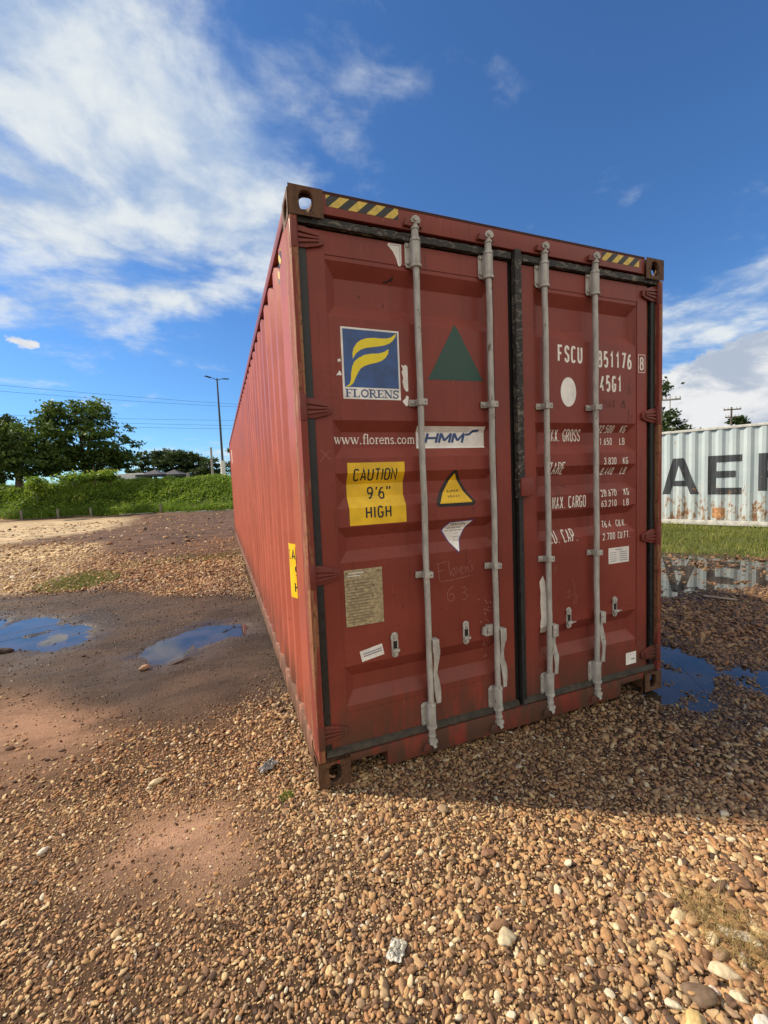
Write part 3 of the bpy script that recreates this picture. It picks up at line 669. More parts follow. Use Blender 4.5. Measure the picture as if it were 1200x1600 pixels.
for i in range(9):
    x = .10+i*.248; m_.add([(x, L_-.02, .16), (x+.07, L_-.05, .16), (x+.14, L_-.05, .16), (x+.21, L_-.02, .16), (x+.248, L_-.02, .16),
        (x, L_-.02, 2.88), (x+.07, L_-.05, 2.88), (x+.14, L_-.05, 2.88), (x+.21, L_-.02, 2.88), (x+.248, L_-.02, 2.88)], [(k, k+1, k+6, k+5) for k in range(4)])
m_.box(.163, W_-.163, L_-.06, L_-.01, .02, .16).box(.163, W_-.163, L_-.06, L_-.01, 2.80, 2.893); m_.build('end_wall', M['red_sunlit'], CT, smooth=15)
m_ = MB().box(.06, W_-.06, .14, L_-.07, .13, .158)
for i in range(30): m_.box(.06, W_-.06, .35+i*.39, .39+i*.39, .035, .1295)
m_.build('floor', M['dark'], CT)
decal('side_stripe', stripes(.34, .60, 2.715, 2.785, .01), lambda a_, b_, l: (XS+.036*side_d(a_)-.0012-l, a_, b_), SBR, 0, [M['black'], M['stripe']], swl)
smap = lambda a_, b_, l: (XS+.036*side_d(a_)-.0012-l, a_, b_)
it = rect(-.68, -.43, .83, 1.17, 0)+text('CAUTION', -.665, 1.07, .065, .034, .006, .009, 1, .0003)+text("9'6\"", -.60, .965, .07, .036, .008, .010, 1, .0003)+text('HIGH', -.61, .865, .065, .034, .008, .010, 1, .0003)
decal('caution_sticker', [([(-p[0], p[1]) for p in q], mi, lv) for q, mi, lv in it], smap, SBR, 0, [M['yellow'], M['black']], swl, label='yellow caution sticker on the side wall')
decal('triangle_sticker', [([(1.02, 2.10), (1.14, 2.10), (1.08, 2.21)], 1, 0), ([(1.04, 2.11), (1.12, 2.11), (1.08, 2.185)], 0, .0003)], smap, SBR, 0, [M['yellow'], M['black']], swl)
decal('code_lettering', rect(10.4, 10.9, 2.2, 2.56), smap, SBR, 0, [M['letter']], swl)

# gaskets
g_ = MB().box(.0375, .0765, .030, .056, .176, 2.735).build('door_gasket', M['rubber'], doorL, bevel=.004)
MB().box(W_-.0765, W_-.0375, .030, .056, .176, 2.735).build('door_gasket', M['rubber'], doorR, bevel=.004)
def lumpy(x0, x1, z0, z1, y0=.018, y1=.038, horiz=True, n_=70, amp=.008, seed=0):
    m_ = MB(); L_n = n_; pts = []
    for i in range(L_n+1):
        f_ = i/L_n
        j1, j2, j3 = [amp*mnoise.noise(Vector((f_*n_*.45, k_*9+seed, 0))) for k_ in range(3)]
        if horiz:
            x = x0+(x1-x0)*f_; pts += [(x, y1, z0), (x, y0+j1, z0+.004+j2), (x, y0+j3, (z0+z1)/2), (x, y0+j2, z1-.004+j1), (x, y1, z1+j3)]
        else:
            z = z0+(z1-z0)*f_; pts += [(x0, y1, z), (x0+.004+j2, y0+j1, z), ((x0+x1)/2, y0+j3, z), (x1-.004+j1, y0+j2, z), (x1+j3, y1, z)]
    fs = [(i*5+k, i*5+k+1, i*5+k+6, i*5+k+5) for i in range(L_n) for k in range(4)]
    return m_.add(pts, fs)
lumpy(.04, 1.235, 2.742, 2.784, amp=.005, seed=1).build('door_gasket', M['rubber_worn'], doorL); lumpy(1.285, 2.395, 2.742, 2.784, amp=.005, seed=2).build('door_gasket', M['rubber_worn'], doorR)
lumpy(.045, 1.235, .137, .172, amp=.002, seed=3).build('door_gasket', M['rubber_dust'], doorL); lumpy(1.27, 2.395, .137, .172, amp=.002, seed=4).build('door_gasket', M['rubber_dust'], doorR)
lumpy(1.257, 1.296, .10, 1.40, y0=.020, y1=.040, horiz=False, amp=.001, seed=5).build('door_gasket', M['rubber'], doorR)
lumpy(1.250, 1.300, 1.40, 2.80, y0=.008, y1=.038, horiz=False, amp=.006, n_=120, seed=6).build('door_gasket', M['rubber_worn'], doorR)
MB().box(1.2225, 1.2995, .060, .075, .12, 2.78).build('door_gasket', M['dark'], doorR)
MB().box(1.262, 1.352, -.004, .0380, 1.408, 1.516).build('seal_bracket', M['hinge'], doorR, bevel=.006)

# hinges: ribbed strap on the door, knuckle in the post
def hinge(sx_, z, par):
    X = (lambda v: v) if sx_ > 0 else (lambda v: W_-v); m_ = MB()
    prof = [(.026, -.050), (.026, .050), (.075, .046), (.14, .026), (.163, .014), (.163, -.020), (.14, -.032), (.075, -.048)]
    m_.prism([(X(a_), b_) for a_, b_ in prof], (0, .0375, z), (1, 0, 0), (0, 0, 1), (0, -.014, 0))
    for k in (-.026, 0, .026):
        m_.prism([(X(.035), k-.007), (X(.035), k+.007), (X(.14), k*.45+.005), (X(.14), k*.45-.005)], (0, .0234, z), (1, 0, 0), (0, 0, 1), (0, -.008, 0))
    m_.tube([(X(.020), .020, z-.062), (X(.020), .020, z+.062)], .021, 14)
    m_.tube([(X(.020), .020, z-.075), (X(.020), .020, z+.075)], .010, 10)
    m_.build('hinge', M['hinge'], par, bevel=.003)
for z in (2.685, 1.895, 1.080, .258): hinge(1, z, doorL); hinge(-1, z, doorR)

# locking bars
def bar(x, zh, seed, bend=0.):
    YB = .006; m_ = MB(); random.seed(seed)
    pts = [(x+bend*math.sin(math.pi*i/16)+.0015*math.sin(i*1.7+seed), YB-.001*math.sin(i*1.1), .20+(2.70-.20)*i/16) for i in range(17)]
    m_.tube(pts, .0168, 16)
    for sgn, z0 in ((1, 2.752), (-1, .170)):      # cam ends with collars and hooked head
        m_.tube([(x, YB, z0), (x, YB, z0+sgn*.045)], [.0200, .0185], 14)
        m_.tube([(x, YB, z0+sgn*.044), (x, YB, z0+sgn*.050), (x, YB, z0+sgn*.056)], [.0225, .0235, .0215], 14)
        m_.tube([(x, YB, z0+sgn*.056), (x, YB, z0+sgn*.072)], [.0165, .0170], 12)
        if sgn > 0:
            m_.prism([(-.024, 0), (.020, 0), (.027, .014), (.020, .030), (.002, .038), (-.016, .030), (-.029, .012)], (x, YB-.018, z0+.070), (1, 0, 0), (0, 0, 1), (0, .036, 0))
            m_.tube([(x-.004, YB-.026, z0+.086), (x-.004, YB+.026, z0+.086)], .010, 10)
        else:
            m_.prism([(-.020, 0), (.022, 0), (.026, -.016), (.016, -.026), (.022, -.044), (.004, -.050), (-.006, -.030), (-.022, -.020)], (x, YB-.018, z0-.070), (1, 0, 0), (0, 0, 1), (0, .036, 0))
    b = m_.build('locking_bar', M['galv'], CT, bevel=.0)
    for z0, z1 in ((2.618, 2.752), (.168, .300)):
        q = MB(); s2 = -1
        poly = [(-.048, .012), (-.040, 0), (.032, 0), (.040, .012), (.040, .120), (.030, .132), (-.036, .132), (-.048, .118)]
        q.prism(poly, (x, .0372, z0), (1, 0, 0), (0, 0, 1), (0, -.0062, 0))
        q.tube([(x+.002, YB+.004, z0-.006), (x+.002, YB+.004, z0+.008)], [.0300, .0290], 16); q.tube([(x+.002, YB+.005, z0+.008), (x+.002, YB+.005, z1-.012)], .0262, 16)
        q.tube([(x+.002, YB+.004, z1-.012), (x+.002, YB+.004, z1+.004)], [.0285, .0255], 16)
        q.box(x-.024, x+.028, YB+.008, .0372, z0+.010, z1-.010)
        for bz in (.024, .108):
            q.tube([(x-.036, .0310, z0+bz), (x-.036, .0225, z0+bz)], [.0095, .0075], 10)
            q.tube([(x+.021, YB-.0185, z0+bz), (x+.021, YB-.0200, z0+bz)], .0042, 8, 1)
        q.build('mounting_bracket', [M['galv'], M['dark']], b, bevel=.0015)
    for z in (1.934, 1.020):
        q = MB().box(x-.052, x+.036, .0300, .0376, z-.017, z+.017).box(x-.020, x+.030, -.016, .0300, z-.016, z+.016)
        q.tube([(x-.038, .0298, z), (x-.038, .0215, z)], [.009, .007], 10); q.tube([(x+.018, -.0160, z), (x+.018, -.0172, z)], .004, 8, 1)
        q.build('guide_clamp', [M['galv'], M['dark']], b, bevel=.003)
    # handle: wavy flat lever pivoting in a clip on the bar
    q = MB(); hx = x+.032; n_ = 14; vs = []; fs = []
    for i in range(n_+1):
        f_ = i/n_; z = zh-.03-(zh-.33)*f_; w2 = .0155+.004*math.sin(f_*9+seed); ox = .005*math.sin(f_*7.5+seed)+.006*(f_ > .55); oy = -.012-.006*math.sin(f_*5+seed)
        for a_, b_ in ((-w2, -.003), (w2, -.003), (w2+.002, .003), (-w2, .003)): vs.append((hx+ox+a_, YB+oy+b_, z))
    for i in range(n_):
        for k in range(4): fs.append((i*4+k, i*4+(k+1) % 4, i*4+4+(k+1) % 4, i*4+4+k))
    fs += [(3, 2, 1, 0), (n_*4, n_*4+1, n_*4+2, n_*4+3)]; q.add(vs, fs)
    q.tube([(hx+.004, YB-.021, zh-.17), (hx+.004, YB-.0225, zh-.17)], .0045, 8, 1)
    q.build('handle', [M['galv'], M['dark']], b, bevel=.0012)
    q = MB().box(x+.010, x+.050, YB-.026, YB-.022, zh-.062, zh+.012).box(x+.0465, x+.050, YB-.022, YB+.016, zh-.050, zh+.010).box(x+.010, x+.0465, YB-.0218, YB+.016, zh+.008, zh+.012)
    q.tube([(x+.022, YB-.0258, zh-.014), (x+.022, YB-.031, zh-.014)], .007, 8)
    q.build('handle_clip', M['galv'], b, bevel=.002)
    q = MB().box(x-.060, x-.016, .018, .0374, zh-.03, zh+.035); q.tube([(x-.046, .018, zh+.004), (x-.046, .008, zh+.004)], [.012, .009], 10)
    if seed in (2,): q.prism([(-.085, -.02), (-.06, -.03), (-.045, .0), (-.055, .03), (-.08, .022)], (x, .018, zh), (1, 0, 0), (0, 0, 1), (0, .019, 0)); q.build('latch_lug', M['galv'], b, bevel=.003)
for i, (x, zh) in enumerate(((.634, .652), (1.074, .640), (1.458, .600), (1.846, .622))): bar(x, zh, i+1, .003 if i == 2 else 0)
for x in (.600, 1.035, 1.425, 1.812):     # cam keepers on the header and sill
    for z in (2.826, .066):
        q = MB().box(x-.032, x+.075, .0085, .0115, z-.022, z+.004).prism([(-.030, -.020), (.022, -.020), (.024, .004), (.004, .022), (-.020, .012)], (x, .0125, z), (1, 0, 0), (0, 0, 1), (0, -.020, 0))
        q.prism([(.050, -.018), (.072, -.018), (.070, .016), (.054, .018)], (x, .0125, z), (1, 0, 0), (0, 0, 1), (0, -.018, 0)); q.build('cam_keeper', M['hinge'], CT, bevel=.003)
for x, z, par in ((.448, .655, doorL), (.889, .647, doorL), (1.645, .616, doorR), (2.041, .631, doorR)):
    K = 8; cap = [(.0195*math.cos(math.pi*i/K), .049+.0195*math.sin(math.pi*i/K)) for i in range(K+1)]; poly = cap+[(-a_, -b_) for a_, b_ in cap]
    q = MB().prism(poly, (x, YD, z), (1, 0, 0), (0, 0, 1), (0, -.005, 0)); q.box(x-.011, x+.013, YD-.0065, YD-.0052, z-.020, z+.022, 1)
    q.tube([(x, YD-.005, z+.048), (x, YD-.018, z+.048)], [.013, .010], 10); q.tube([(x, YD-.005, z-.048), (x, YD-.016, z-.048)], [.012, .009], 10)
    q.box(x-.019, x+.022, YD-.020, YD-.008, z-.036, z-.022).box(x-.025, x-.012, YD-.017, YD-.0052, z+.030, z+.052)
    if par is doorR: q.tube([(x+.010, YD-.014, z-.028), (x+.040, YD-.024, z-.026)], .004, 8)
    q.build('handle_hasp', [M['galv'], M['dark']], par, bevel=.0018)

# ---- stickers and lettering on the left door
def F2(pts): return [(p[0], p[1]) for p in pts]
it = rect(.228, .539, 1.948, 2.298, 0)+rect(.238, .530, 2.006, 2.289, 1, .0003)
it += [(F2([(.286, 2.145), (.285, 2.172), (.292, 2.197), (.308, 2.221), (.331, 2.239), (.361, 2.25), (.398, 2.255), (.434, 2.255), (.472, 2.257), (.496, 2.265), (.525, 2.286), (.52, 2.269), (.507, 2.251), (.487, 2.234), (.461, 2.223), (.428, 2.215), (.386, 2.208), (.354, 2.202), (.327, 2.191), (.303, 2.171)]), 2, .0006),
       (F2([(.244, 2.007), (.263, 2.021), (.271, 2.042), (.273, 2.071), (.28, 2.105), (.292, 2.131), (.316, 2.151), (.348, 2.168), (.385, 2.176), (.426, 2.18), (.455, 2.189), (.48, 2.205), (.477, 2.182), (.463, 2.162), (.443, 2.146), (.415, 2.134), (.378, 2.125), (.345, 2.113), (.322, 2.097), (.308, 2.075), (.295, 2.051), (.283, 2.026), (.264, 2.01)]), 2, .0006)]
def serif_text(s, x0, z0, h, x1, mi, lv):   # roman capitals / lower case with thick stems and thin slab serifs
    A_, T_ = .21, .085
    gl = {'F': (.80, [([(.22, 0), (.22, 1)], A_), ([(.0, .96), (.76, .96)], T_), ([(.73, 1), (.73, .74)], T_), ([(.22, .5), (.58, .5)], T_), ([(.55, .62), (.55, .38)], T_), ([(0, .04), (.46, .04)], T_)]),
     'L': (.80, [([(.22, 0), (.22, 1)], A_), ([(0, .96), (.46, .96)], T_), ([(0, .04), (.74, .04)], T_), ([(.71, 0), (.71, .3)], T_)]),
     'O': (.92, [([(.5+.36*math.cos(q*math.pi/6), .5+.44*math.sin(q*math.pi/6)) for q in range(13)], .16)]),
     'R': (.90, [([(.22, 0), (.22, 1)], A_), ([(0, .96), (.55, .95), (.68, .85), (.68, .62), (.55, .52), (.22, .5)], .13), ([(.45, .5), (.75, .05), (.9, .04)], .17), ([(0, .04), (.44, .04)], T_)]),
     'E': (.80, [([(.22, 0), (.22, 1)], A_), ([(0, .96), (.73, .96)], T_), ([(.70, 1), (.70, .76)], T_), ([(.22, .5), (.55, .5)], T_), ([(.52, .61), (.52, .39)], T_), ([(0, .04), (.75, .04)], T_), ([(.72, 0), (.72, .28)], T_)]),
     'N': (.98, [([(.18, 0), (.18, 1)], T_), ([(.80, 0), (.80, 1)], T_), ([(.16, .98), (.78, .04)], .19), ([(0, .96), (.28, .96)], T_), ([(.64, .96), (.96, .96)], T_), ([(.02, .04), (.36, .04)], T_)]),
     'S': (.74, [([(.64, .78), (.56, .92), (.36, .97), (.16, .90), (.10, .72), (.2, .58), (.5, .44), (.62, .28), (.54, .09), (.34, .03), (.14, .08), (.06, .26)], .15), ([(.65, 1), (.65, .72)], T_), ([(.05, 0), (.05, .3)], T_)])}
    lo = {'w': (1.0, [([(.05, .64), (.27, .02)], .13), ([(.27, .02), (.47, .6)], .06), ([(.42, .64), (.64, .02)], .13), ([(.64, .02), (.88, .62)], .06), ([(-.02, .64), (.2, .64)], .06), ([(.36, .64), (.56, .64)], .06), ([(.78, .64), (.98, .64)], .06)]),
     '.': (.34, [([(.12, 0), (.12, .12)], .13)]), 'f': (.44, [([(.2, 0), (.2, .8), (.28, .97), (.46, .95)], .12), ([(.02, .62), (.42, .62)], .06), ([(.06, .03), (.36, .03)], .06)]),
     'l': (.36, [([(.17, 0), (.17, 1)], .12), ([(.02, .97), (.18, .97)], .06), ([(.02, .03), (.33, .03)], .06)]),
     'o': (.66, [([(.3+.24*math.cos(q*math.pi/5), .32+.29*math.sin(q*math.pi/5)) for q in range(11)], .10)]),
     'r': (.50, [([(.17, 0), (.17, .62)], .12), ([(.02, .62), (.16, .62)], .06), ([(.17, .45), (.3, .62), (.46, .58)], .08), ([(.02, .03), (.34, .03)], .06)]),
     'e': (.60, [([(.07, .36), (.53, .36), (.45, .58), (.28, .62), (.11, .5), (.06, .3), (.15, .09), (.32, .03), (.53, .14)], .09)]),
     'n': (.70, [([(.17, 0), (.17, .62)], .12), ([(.17, .5), (.34, .62), (.5, .58), (.54, .4), (.54, .02)], .11), ([(.02, .62), (.16, .62)], .06), ([(.02, .03), (.32, .03)], .06), ([(.42, .03), (.68, .03)], .06)]),
     's': (.52, [([(.42, .5), (.28, .62), (.12, .55), (.12, .42), (.4, .25), (.42, .1), (.26, .02), (.08, .12)], .09)]),
     'c': (.56, [([(.48, .5), (.32, .62), (.13, .54), (.07, .3), (.16, .08), (.34, .02), (.5, .14)], .10)]),
     'm': (1.02, [([(.17, 0), (.17, .62)], .12), ([(.17, .5), (.32, .62), (.46, .58), (.5, .4), (.5, .02)], .11), ([(.5, .5), (.66, .62), (.8, .58), (.84, .4), (.84, .02)], .11), ([(.02, .03), (.3, .03)], .06), ([(.38, .03), (.62, .03)], .06), ([(.72, .03), (.98, .03)], .06)])}
    gl.update(lo); tot = sum(gl[c][0] for c in s); sc_ = (x1-x0)/tot; x = x0; out = []
    for c in s:
        for pts, wd in gl[c][1]: out += stroke([(x+p[0]*sc_, z0+p[1]*h) for p in pts], wd*min(sc_, h)*1.05, mi, lv)
        x += gl[c][0]*sc_
    return out
it += serif_text('FLORENS', .238, .0+1.957, .040, .530, 3, .0003)
decal('logo_sticker', it, dmap, DBR, 1, [M['white'], M['blue'], M['flame'], M['navy']], doorL, label='blue square sticker with yellow flame letter')
decal('triangle_sticker', [([(.701, 2.062), (1.048, 2.068), (.874, 2.366)], 0, 0)], dmap, DBR, 1, [M['green']], doorL, label='dark green triangle sticker')
decal('web_lettering', serif_text('www.florens.com', .172, 1.726, .052, .628, 0, 0), dmap, DBR, 1, [M['letter']], doorL)
def bold(s, x0, x1, z0, h, mi, lv, sl=.32):
    out = []; cw = (x1-x0)/len(s)*.86; st = (x1-x0)/len(s)
    cw *= 1.12
    for i, c in enumerate(s):
        for g in G[c]:
            pp = [(x0+i*st+p[0]*cw*.8+sl*p[1]*h, z0+p[1]*h) for p in g]
            for a_, b_ in zip(pp[:-1], pp[1:]): out += stroke([a_, b_], .0150 if abs(a_[0]-b_[0]) < .03 else .0125, mi, lv)
    return out
it = rect(.634, 1.066, 1.700, 1.818, 0)+bold('HMM', .690, .938, 1.730, .052, 1, .0003)
it += [([(.945, 1.782), (.966, 1.782), (.988, 1.800), (1.031, 1.803), (1.023, 1.790), (.994, 1.787), (.97, 1.770), (.941, 1.768)], 1, .0006)]
decal('company_sticker', it, dmap, DBR, 1, [M['white'], M['navy']], doorL, label='white strip sticker with slanted blue letters')
it = rect(.231, .545, 1.311, 1.630, 0)+text('CAUTION', .262, 1.536, .064, .0335, .0050, .0082, 1, .0003)+text("9'6\"", .340, 1.438, .068, .036, .007, .0088, 1, .0003)+text('HIGH', .318, 1.342, .064, .034, .010, .0088, 1, .0003)
decal('caution_sticker', it, dmap, DBR, 1, [M['yellow'], M['black']], doorL, label='yellow square height warning sticker')
it = [([(.838, 1.572), (.852, 1.578), (.868, 1.570), (.978, 1.392), (.970, 1.377), (.953, 1.374), (.743, 1.377), (.728, 1.390), (.732, 1.408)], 1, 0), ([(.7485, 1.394), (.957, 1.394), (.8535, 1.560)], 0, .0004)]
it += text('SUPER', .811, 1.452, .015, .0125, .0032, .0026, 1, .0006)+text('HEAVY', .812, 1.424, .015, .0125, .0032, .0026, 1, .0006)
decal('warning_sticker', it, dmap, DBR, 1, [M['yellow'], M['black']], doorL, label='yellow triangle super heavy sticker')
it = [([(.812, 1.288), (.972, 1.294), (.918, 1.240), (.889, 1.188), (.859, 1.107), (.816, 1.165), (.768, 1.240), (.776, 1.256), (.786, 1.262), (.790, 1.275), (.800, 1.276)], 2, 0),
      ([(.816, 1.284), (.960, 1.288), (.910, 1.238), (.882, 1.188), (.859, 1.117), (.820, 1.168), (.776, 1.240), (.790, 1.262), (.806, 1.274)], 0, .0003)]
it += text('TENTION', .818, 1.266, .014, .0125, .0035, .0028, 1, .0006)
for k, (s_, x, z) in enumerate((('THIS CONTAINER', .800, 1.248), ('MUST BE REPAIRED', .789, 1.234))): it += text(s_, x, z, .0075, .0058, .0018, .0013, 1, .0006)
for k, (s_, x, z) in enumerate((('WITH', .842, 1.214), ('CORTEN', .836, 1.194), ('STEEL', .841, 1.174))): it += text(s_, x, z, .010, .0070, .0022, .0015, 3, .0006)
decal('attention_sticker', it, dmap, DBR, 1, [M['white'], M['black'], M['violet'], M['grey_text']], doorL, label='torn white pointed notice sticker')
it = [([(.493, 2.721), (.503, 2.73), (.571, 2.731), (.569, 2.636), (.561, 2.622), (.55, 2.624), (.541, 2.658), (.523, 2.691)], 0, 0)]
it += stroke([(.508, 2.722), (.563, 2.724), (.561, 2.632)], .0025, 1, .0003)
decal('torn_sticker', it, fmap, [], 1, [M['white'], M['grey_text']], doorL)
for pl in ([(.547, 2.132), (.559, 2.125), (.572, 2.132), (.583, 2.122), (.583, 2.056), (.583, 1.997), (.571, 1.994), (.559, 2.011), (.551, 2.046), (.557, 2.063), (.548, 2.094), (.556, 2.107)],
           [(.572, 1.974), (.584, 1.968), (.58, 1.924), (.568, 1.918), (.547, 1.943), (.564, 1.959)], [(.207, 2.138), (.221, 2.143), (.224, 2.131), (.215, 2.125), (.207, 2.128)],
           [(.196, 2.059), (.215, 2.085), (.225, 2.069), (.223, 2.061), (.208, 2.062)]):
    decal('torn_sticker', [(pl, 0, 0)], dmap, DBR, 1, [M['white']], doorL)
it = [([(.250, .652), (.375, .675), (.387, .615), (.262, .595)], 0, 0)]+stroke([(.270, .634), (.372, .652)], .004, 1, .0003)+stroke([(.272, .622), (.374, .640)], .006, 2, .0003)
decal('label_sticker', it, dmap, DBR, 1, [M['white'], M['navy'], M['grey_text']], doorL, label='small tilted white label low on the door')
q = MB().box(.186, .392, YD-.004, YD-.0005, .792, 1.086)
for i in range(15): q.box(.196, .196+.10+.08*((i*7) % 5)/5, YD-.0052, YD-.0045, .812+i*.0155, .8145+i*.0155, 1)
for i, (a_, b_) in enumerate(((.20, .29), (.20, .27))): q.box(a_, b_, YD-.0052, YD-.0045, 1.066-i*.014, 1.071-i*.014, 2)
for x, z in ((.246, .985), (.340, .992), (.335, .940), (.372, 1.07), (.20, 1.07)): q.tube([(x, YD-.004, z), (x, YD-.0075, z)], [.006, .004], 10, 1)
q.build('data_plate', [M['plate'], plain('etched_text', (.17, .125, .07), .6), M['white']], doorL, bevel=.0)
it = stroke([(.715, 1.061), (.778, 1.070)], .0028)+stroke([(.724, 1.062), (.728, 1.01), (.734, .962)], .0028)+stroke([(.722, 1.018), (.758, 1.026)], .0028)
it += stroke([(.788, 1.072), (.796, 1.02), (.803, .985)], .0028)+stroke([(.815, 1.02), (.808, 1.0), (.82, .984), (.832, 1.0), (.826, 1.03), (.815, 1.02)], .0026)+stroke([(.84, 1.035), (.842, .99), (.856, 1.03), (.862, 1.015)], .0026)
it += stroke([(.868, 1.01), (.882, 1.02), (.876, 1.035), (.864, 1.01), (.874, .988), (.888, 1.0)], .0026)+stroke([(.896, 1.03), (.898, .99), (.908, 1.028), (.916, 1.02), (.92, .99)], .0026)
it += stroke([(.935, 1.06), (.928, 1.05)], .0026)+stroke([(.95, 1.035), (.936, 1.03), (.945, 1.01), (.934, .998)], .0026)
it += stroke([(.742, .960), (.84, .965), (.93, .974)], .0026)
it += stroke([(.816, .926), (.795, .915), (.778, .894), (.778, .857), (.792, .844), (.809, .844), (.822, .866), (.812, .884), (.790, .880)], .0028)
it += stroke([(.869, .908), (.89, .912), (.903, .896), (.881, .88), (.900, .874), (.908, .858), (.895, .840), (.872, .842)], .0028)
decal('chalk_lettering', it, dmap, DBR, 1, [M['chalk']], doorL)
it = stroke([(.097, 1.698), (.146, 1.648)], .0022)+stroke([(.094, 1.64), (.143, 1.693)], .0022)
decal('chalk_lettering', it, fmap, [], 1, [M['chalk']], doorL)
it = stroke([(.475, 2.548), (.50, 2.552), (.528, 2.572)], .007)+stroke([(.50, 2.56), (.525, 2.556)], .004)
for x, z in ((.34, 2.47), (.47, 2.44), (.45, .93), (.50, .86), (.96, 1.36)): it += stroke([(x, z), (x+.006, z-.009), (x+.002, z-.014)], .003)
decal('scuff_marks', it, dmap, DBR, 1, [M['dark']], doorL)
sp_ = []
for _ in range(60):
    x, z = random.gauss(1.035, .022), random.uniform(.45, .84); r = random.uniform(.0012, .0042); sp_.append(([(x, z), (x+r, z-r), (x+r*.3, z+r*1.5)], 0, .00004))
decal('paint_flecks', sp_, dmap, DBR, 1, [M['letter']], doorL)
# ---- right door
it = text('FSCU', 1.583, 2.206, .104, .040, .0115, .0142)+text('851176', 1.902, 2.192, .104, .040, .0112, .0142)+text('45G1', 1.922, 2.042, .104, .038, .0125, .0142)
it += text('MAX. GROSS', 0, 1.731, .076, .0240, .0050, .0068, right=1.788)+text('TARE', 1.512, 1.527, .076, .027, .0055, .0072)+text('MAX. CARGO', 0, 1.315, .076, .0250, .0046, .0068, right=1.797)+text('CU. CAP.', 0, 1.100, .080, .0275, .0065, .0074, right=1.725)
for s_, u_, z, r_ in (('32.500', 'KG', 1.785, 2.172), ('71.650', 'LB', 1.707, 2.178), ('3.830', 'KG', 1.578, 2.167), ('8.440', 'LB', 1.512, 2.178), ('28.670', 'KG', 1.371, 2.175), ('63.210', 'LB', 1.302, 2.172), ('76.4', 'CU.M.', 1.163, 2.180), ('2.700', 'CU.FT.', 1.085, 2.182)):
    it += text(s_, 0, z, .046, .0195, .0058, .0055, right=2.062 if u_ in ('KG', 'LB') else 2.048)+text(u_, 0, z, .046, .021 if len(u_) < 3 else .017, .0058, .0055, right=r_)
decal('code_lettering', it, dmap, DBR, 1, [M['letter']], doorR)
it = text('8', 2.268, 2.192, .086, .036, 0, .0105)+stroke([(2.256, 2.178), (2.256, 2.292), (2.316, 2.292), (2.316, 2.178), (2.256, 2.178)], .0035)
decal('check_digit', it, fmap, [], 1, [M['letter']], doorR)
decal('round_sticker', [([(1.664+.061*math.cos(i*math.pi/18), 2.030+.089*math.sin(i*math.pi/18)) for i in range(36)], 0, 0)], dmap, DBR, 1, [M['white']], doorR, label='white round sticker')
it = rect(1.990, 2.174, .922, 1.028, 0)+stroke([(2.05, 1.012), (2.11, 1.012)], .004, 1, .0003)
for i in range(5): it += stroke([(2.00, .995-i*.014), (2.06, .995-i*.014)], .003, 1, .0003)+stroke([(2.09, .995-i*.014), (2.16, .995-i*.014)], .004, 1, .0003)
decal('label_sticker', it, dmap, DBR, 1, [M['white'], M['grey_text']], doorR, label='white printed table sticker')
it = rect(2.142, 2.238, .206, .290, 0)+stroke([(2.19, .240), (2.225, .240)], .008, 1, .0003)
decal('label_sticker', it, fmap, [], 1, [M['white'], M['grey_text']], doorR, label='small blank white sticker in the bottom corner')
decal('torn_sticker', [([(1.447, .912), (1.462, .868), (1.474, .700), (1.476, .606), (1.480, .542), (1.436, .545), (1.421, .594), (1.430, .657), (1.424, .74), (1.428, .808), (1.420, .873)], 0, 0)], dmap, DBR, 1, [M['letter']], doorR)
it = stroke([(1.935, 1.99), (1.955, 1.992), (1.944, 1.93)], .0035)+stroke([(1.985, 1.985), (1.972, 1.985), (1.97, 1.965), (1.985, 1.96), (1.98, 1.945), (1.968, 1.946)], .0035)
it += stroke([(2.012, 1.995), (1.998, 1.97), (2.0, 1.945), (2.014, 1.95), (2.006, 1.97)], .0035)+stroke([(2.04, 1.99), (2.028, 1.98), (2.04, 1.962), (2.03, 1.948), (2.045, 1.95), (2.036, 1.965), (2.05, 1.985), (2.04, 1.99)], .0035)
it += stroke([(2.10, 1.95), (2.125, 1.995), (2.145, 1.945), (2.10, 1.95)], .0035)+stroke([(2.115, 1.955), (2.125, 1.98), (2.133, 1.955)], .003)
it += stroke([(2.16, 2.10), (2.19, 2.10)], .0035)+stroke([(2.18, 2.09), (2.165, 2.03)], .0035)+stroke([(2.175, 2.065), (2.19, 2.06), (2.185, 2.035), (2.2, 2.04)], .003)
it += stroke([(2.17, 1.93), (2.175, 1.86)], .0035)+stroke([(2.165, 1.92), (2.19, 1.93)], .0035)+stroke([(2.19, 1.90), (2.20, 1.88), (2.21, 1.90)], .003)
it += stroke([(1.56, 1.45), (1.565, 1.39)], .0035)+stroke([(1.56, 1.45), (1.59, 1.43), (1.585, 1.40), (1.565, 1.39)], .0035)+stroke([(1.62, 1.46), (1.63, 1.45), (1.65, 1.46), (1.64, 1.44), (1.67, 1.45)], .0035)
decal('marker_lettering', it, dmap, DBR, 1, [M['pen']], doorR)
it = stroke([(1.68, .86), (1.70, .80), (1.70, .73), (1.69, .70), (1.71, .71), (1.72, .76)], .0025)+stroke([(1.63, .78), (1.66, .79), (1.64, .74), (1.67, .76)], .0025)+stroke([(1.53, .95), (1.54, .92), (1.55, .96), (1.56, .93)], .0025)
decal('chalk_lettering', it, dmap, DBR, 1, [M['chalk']], doorR)

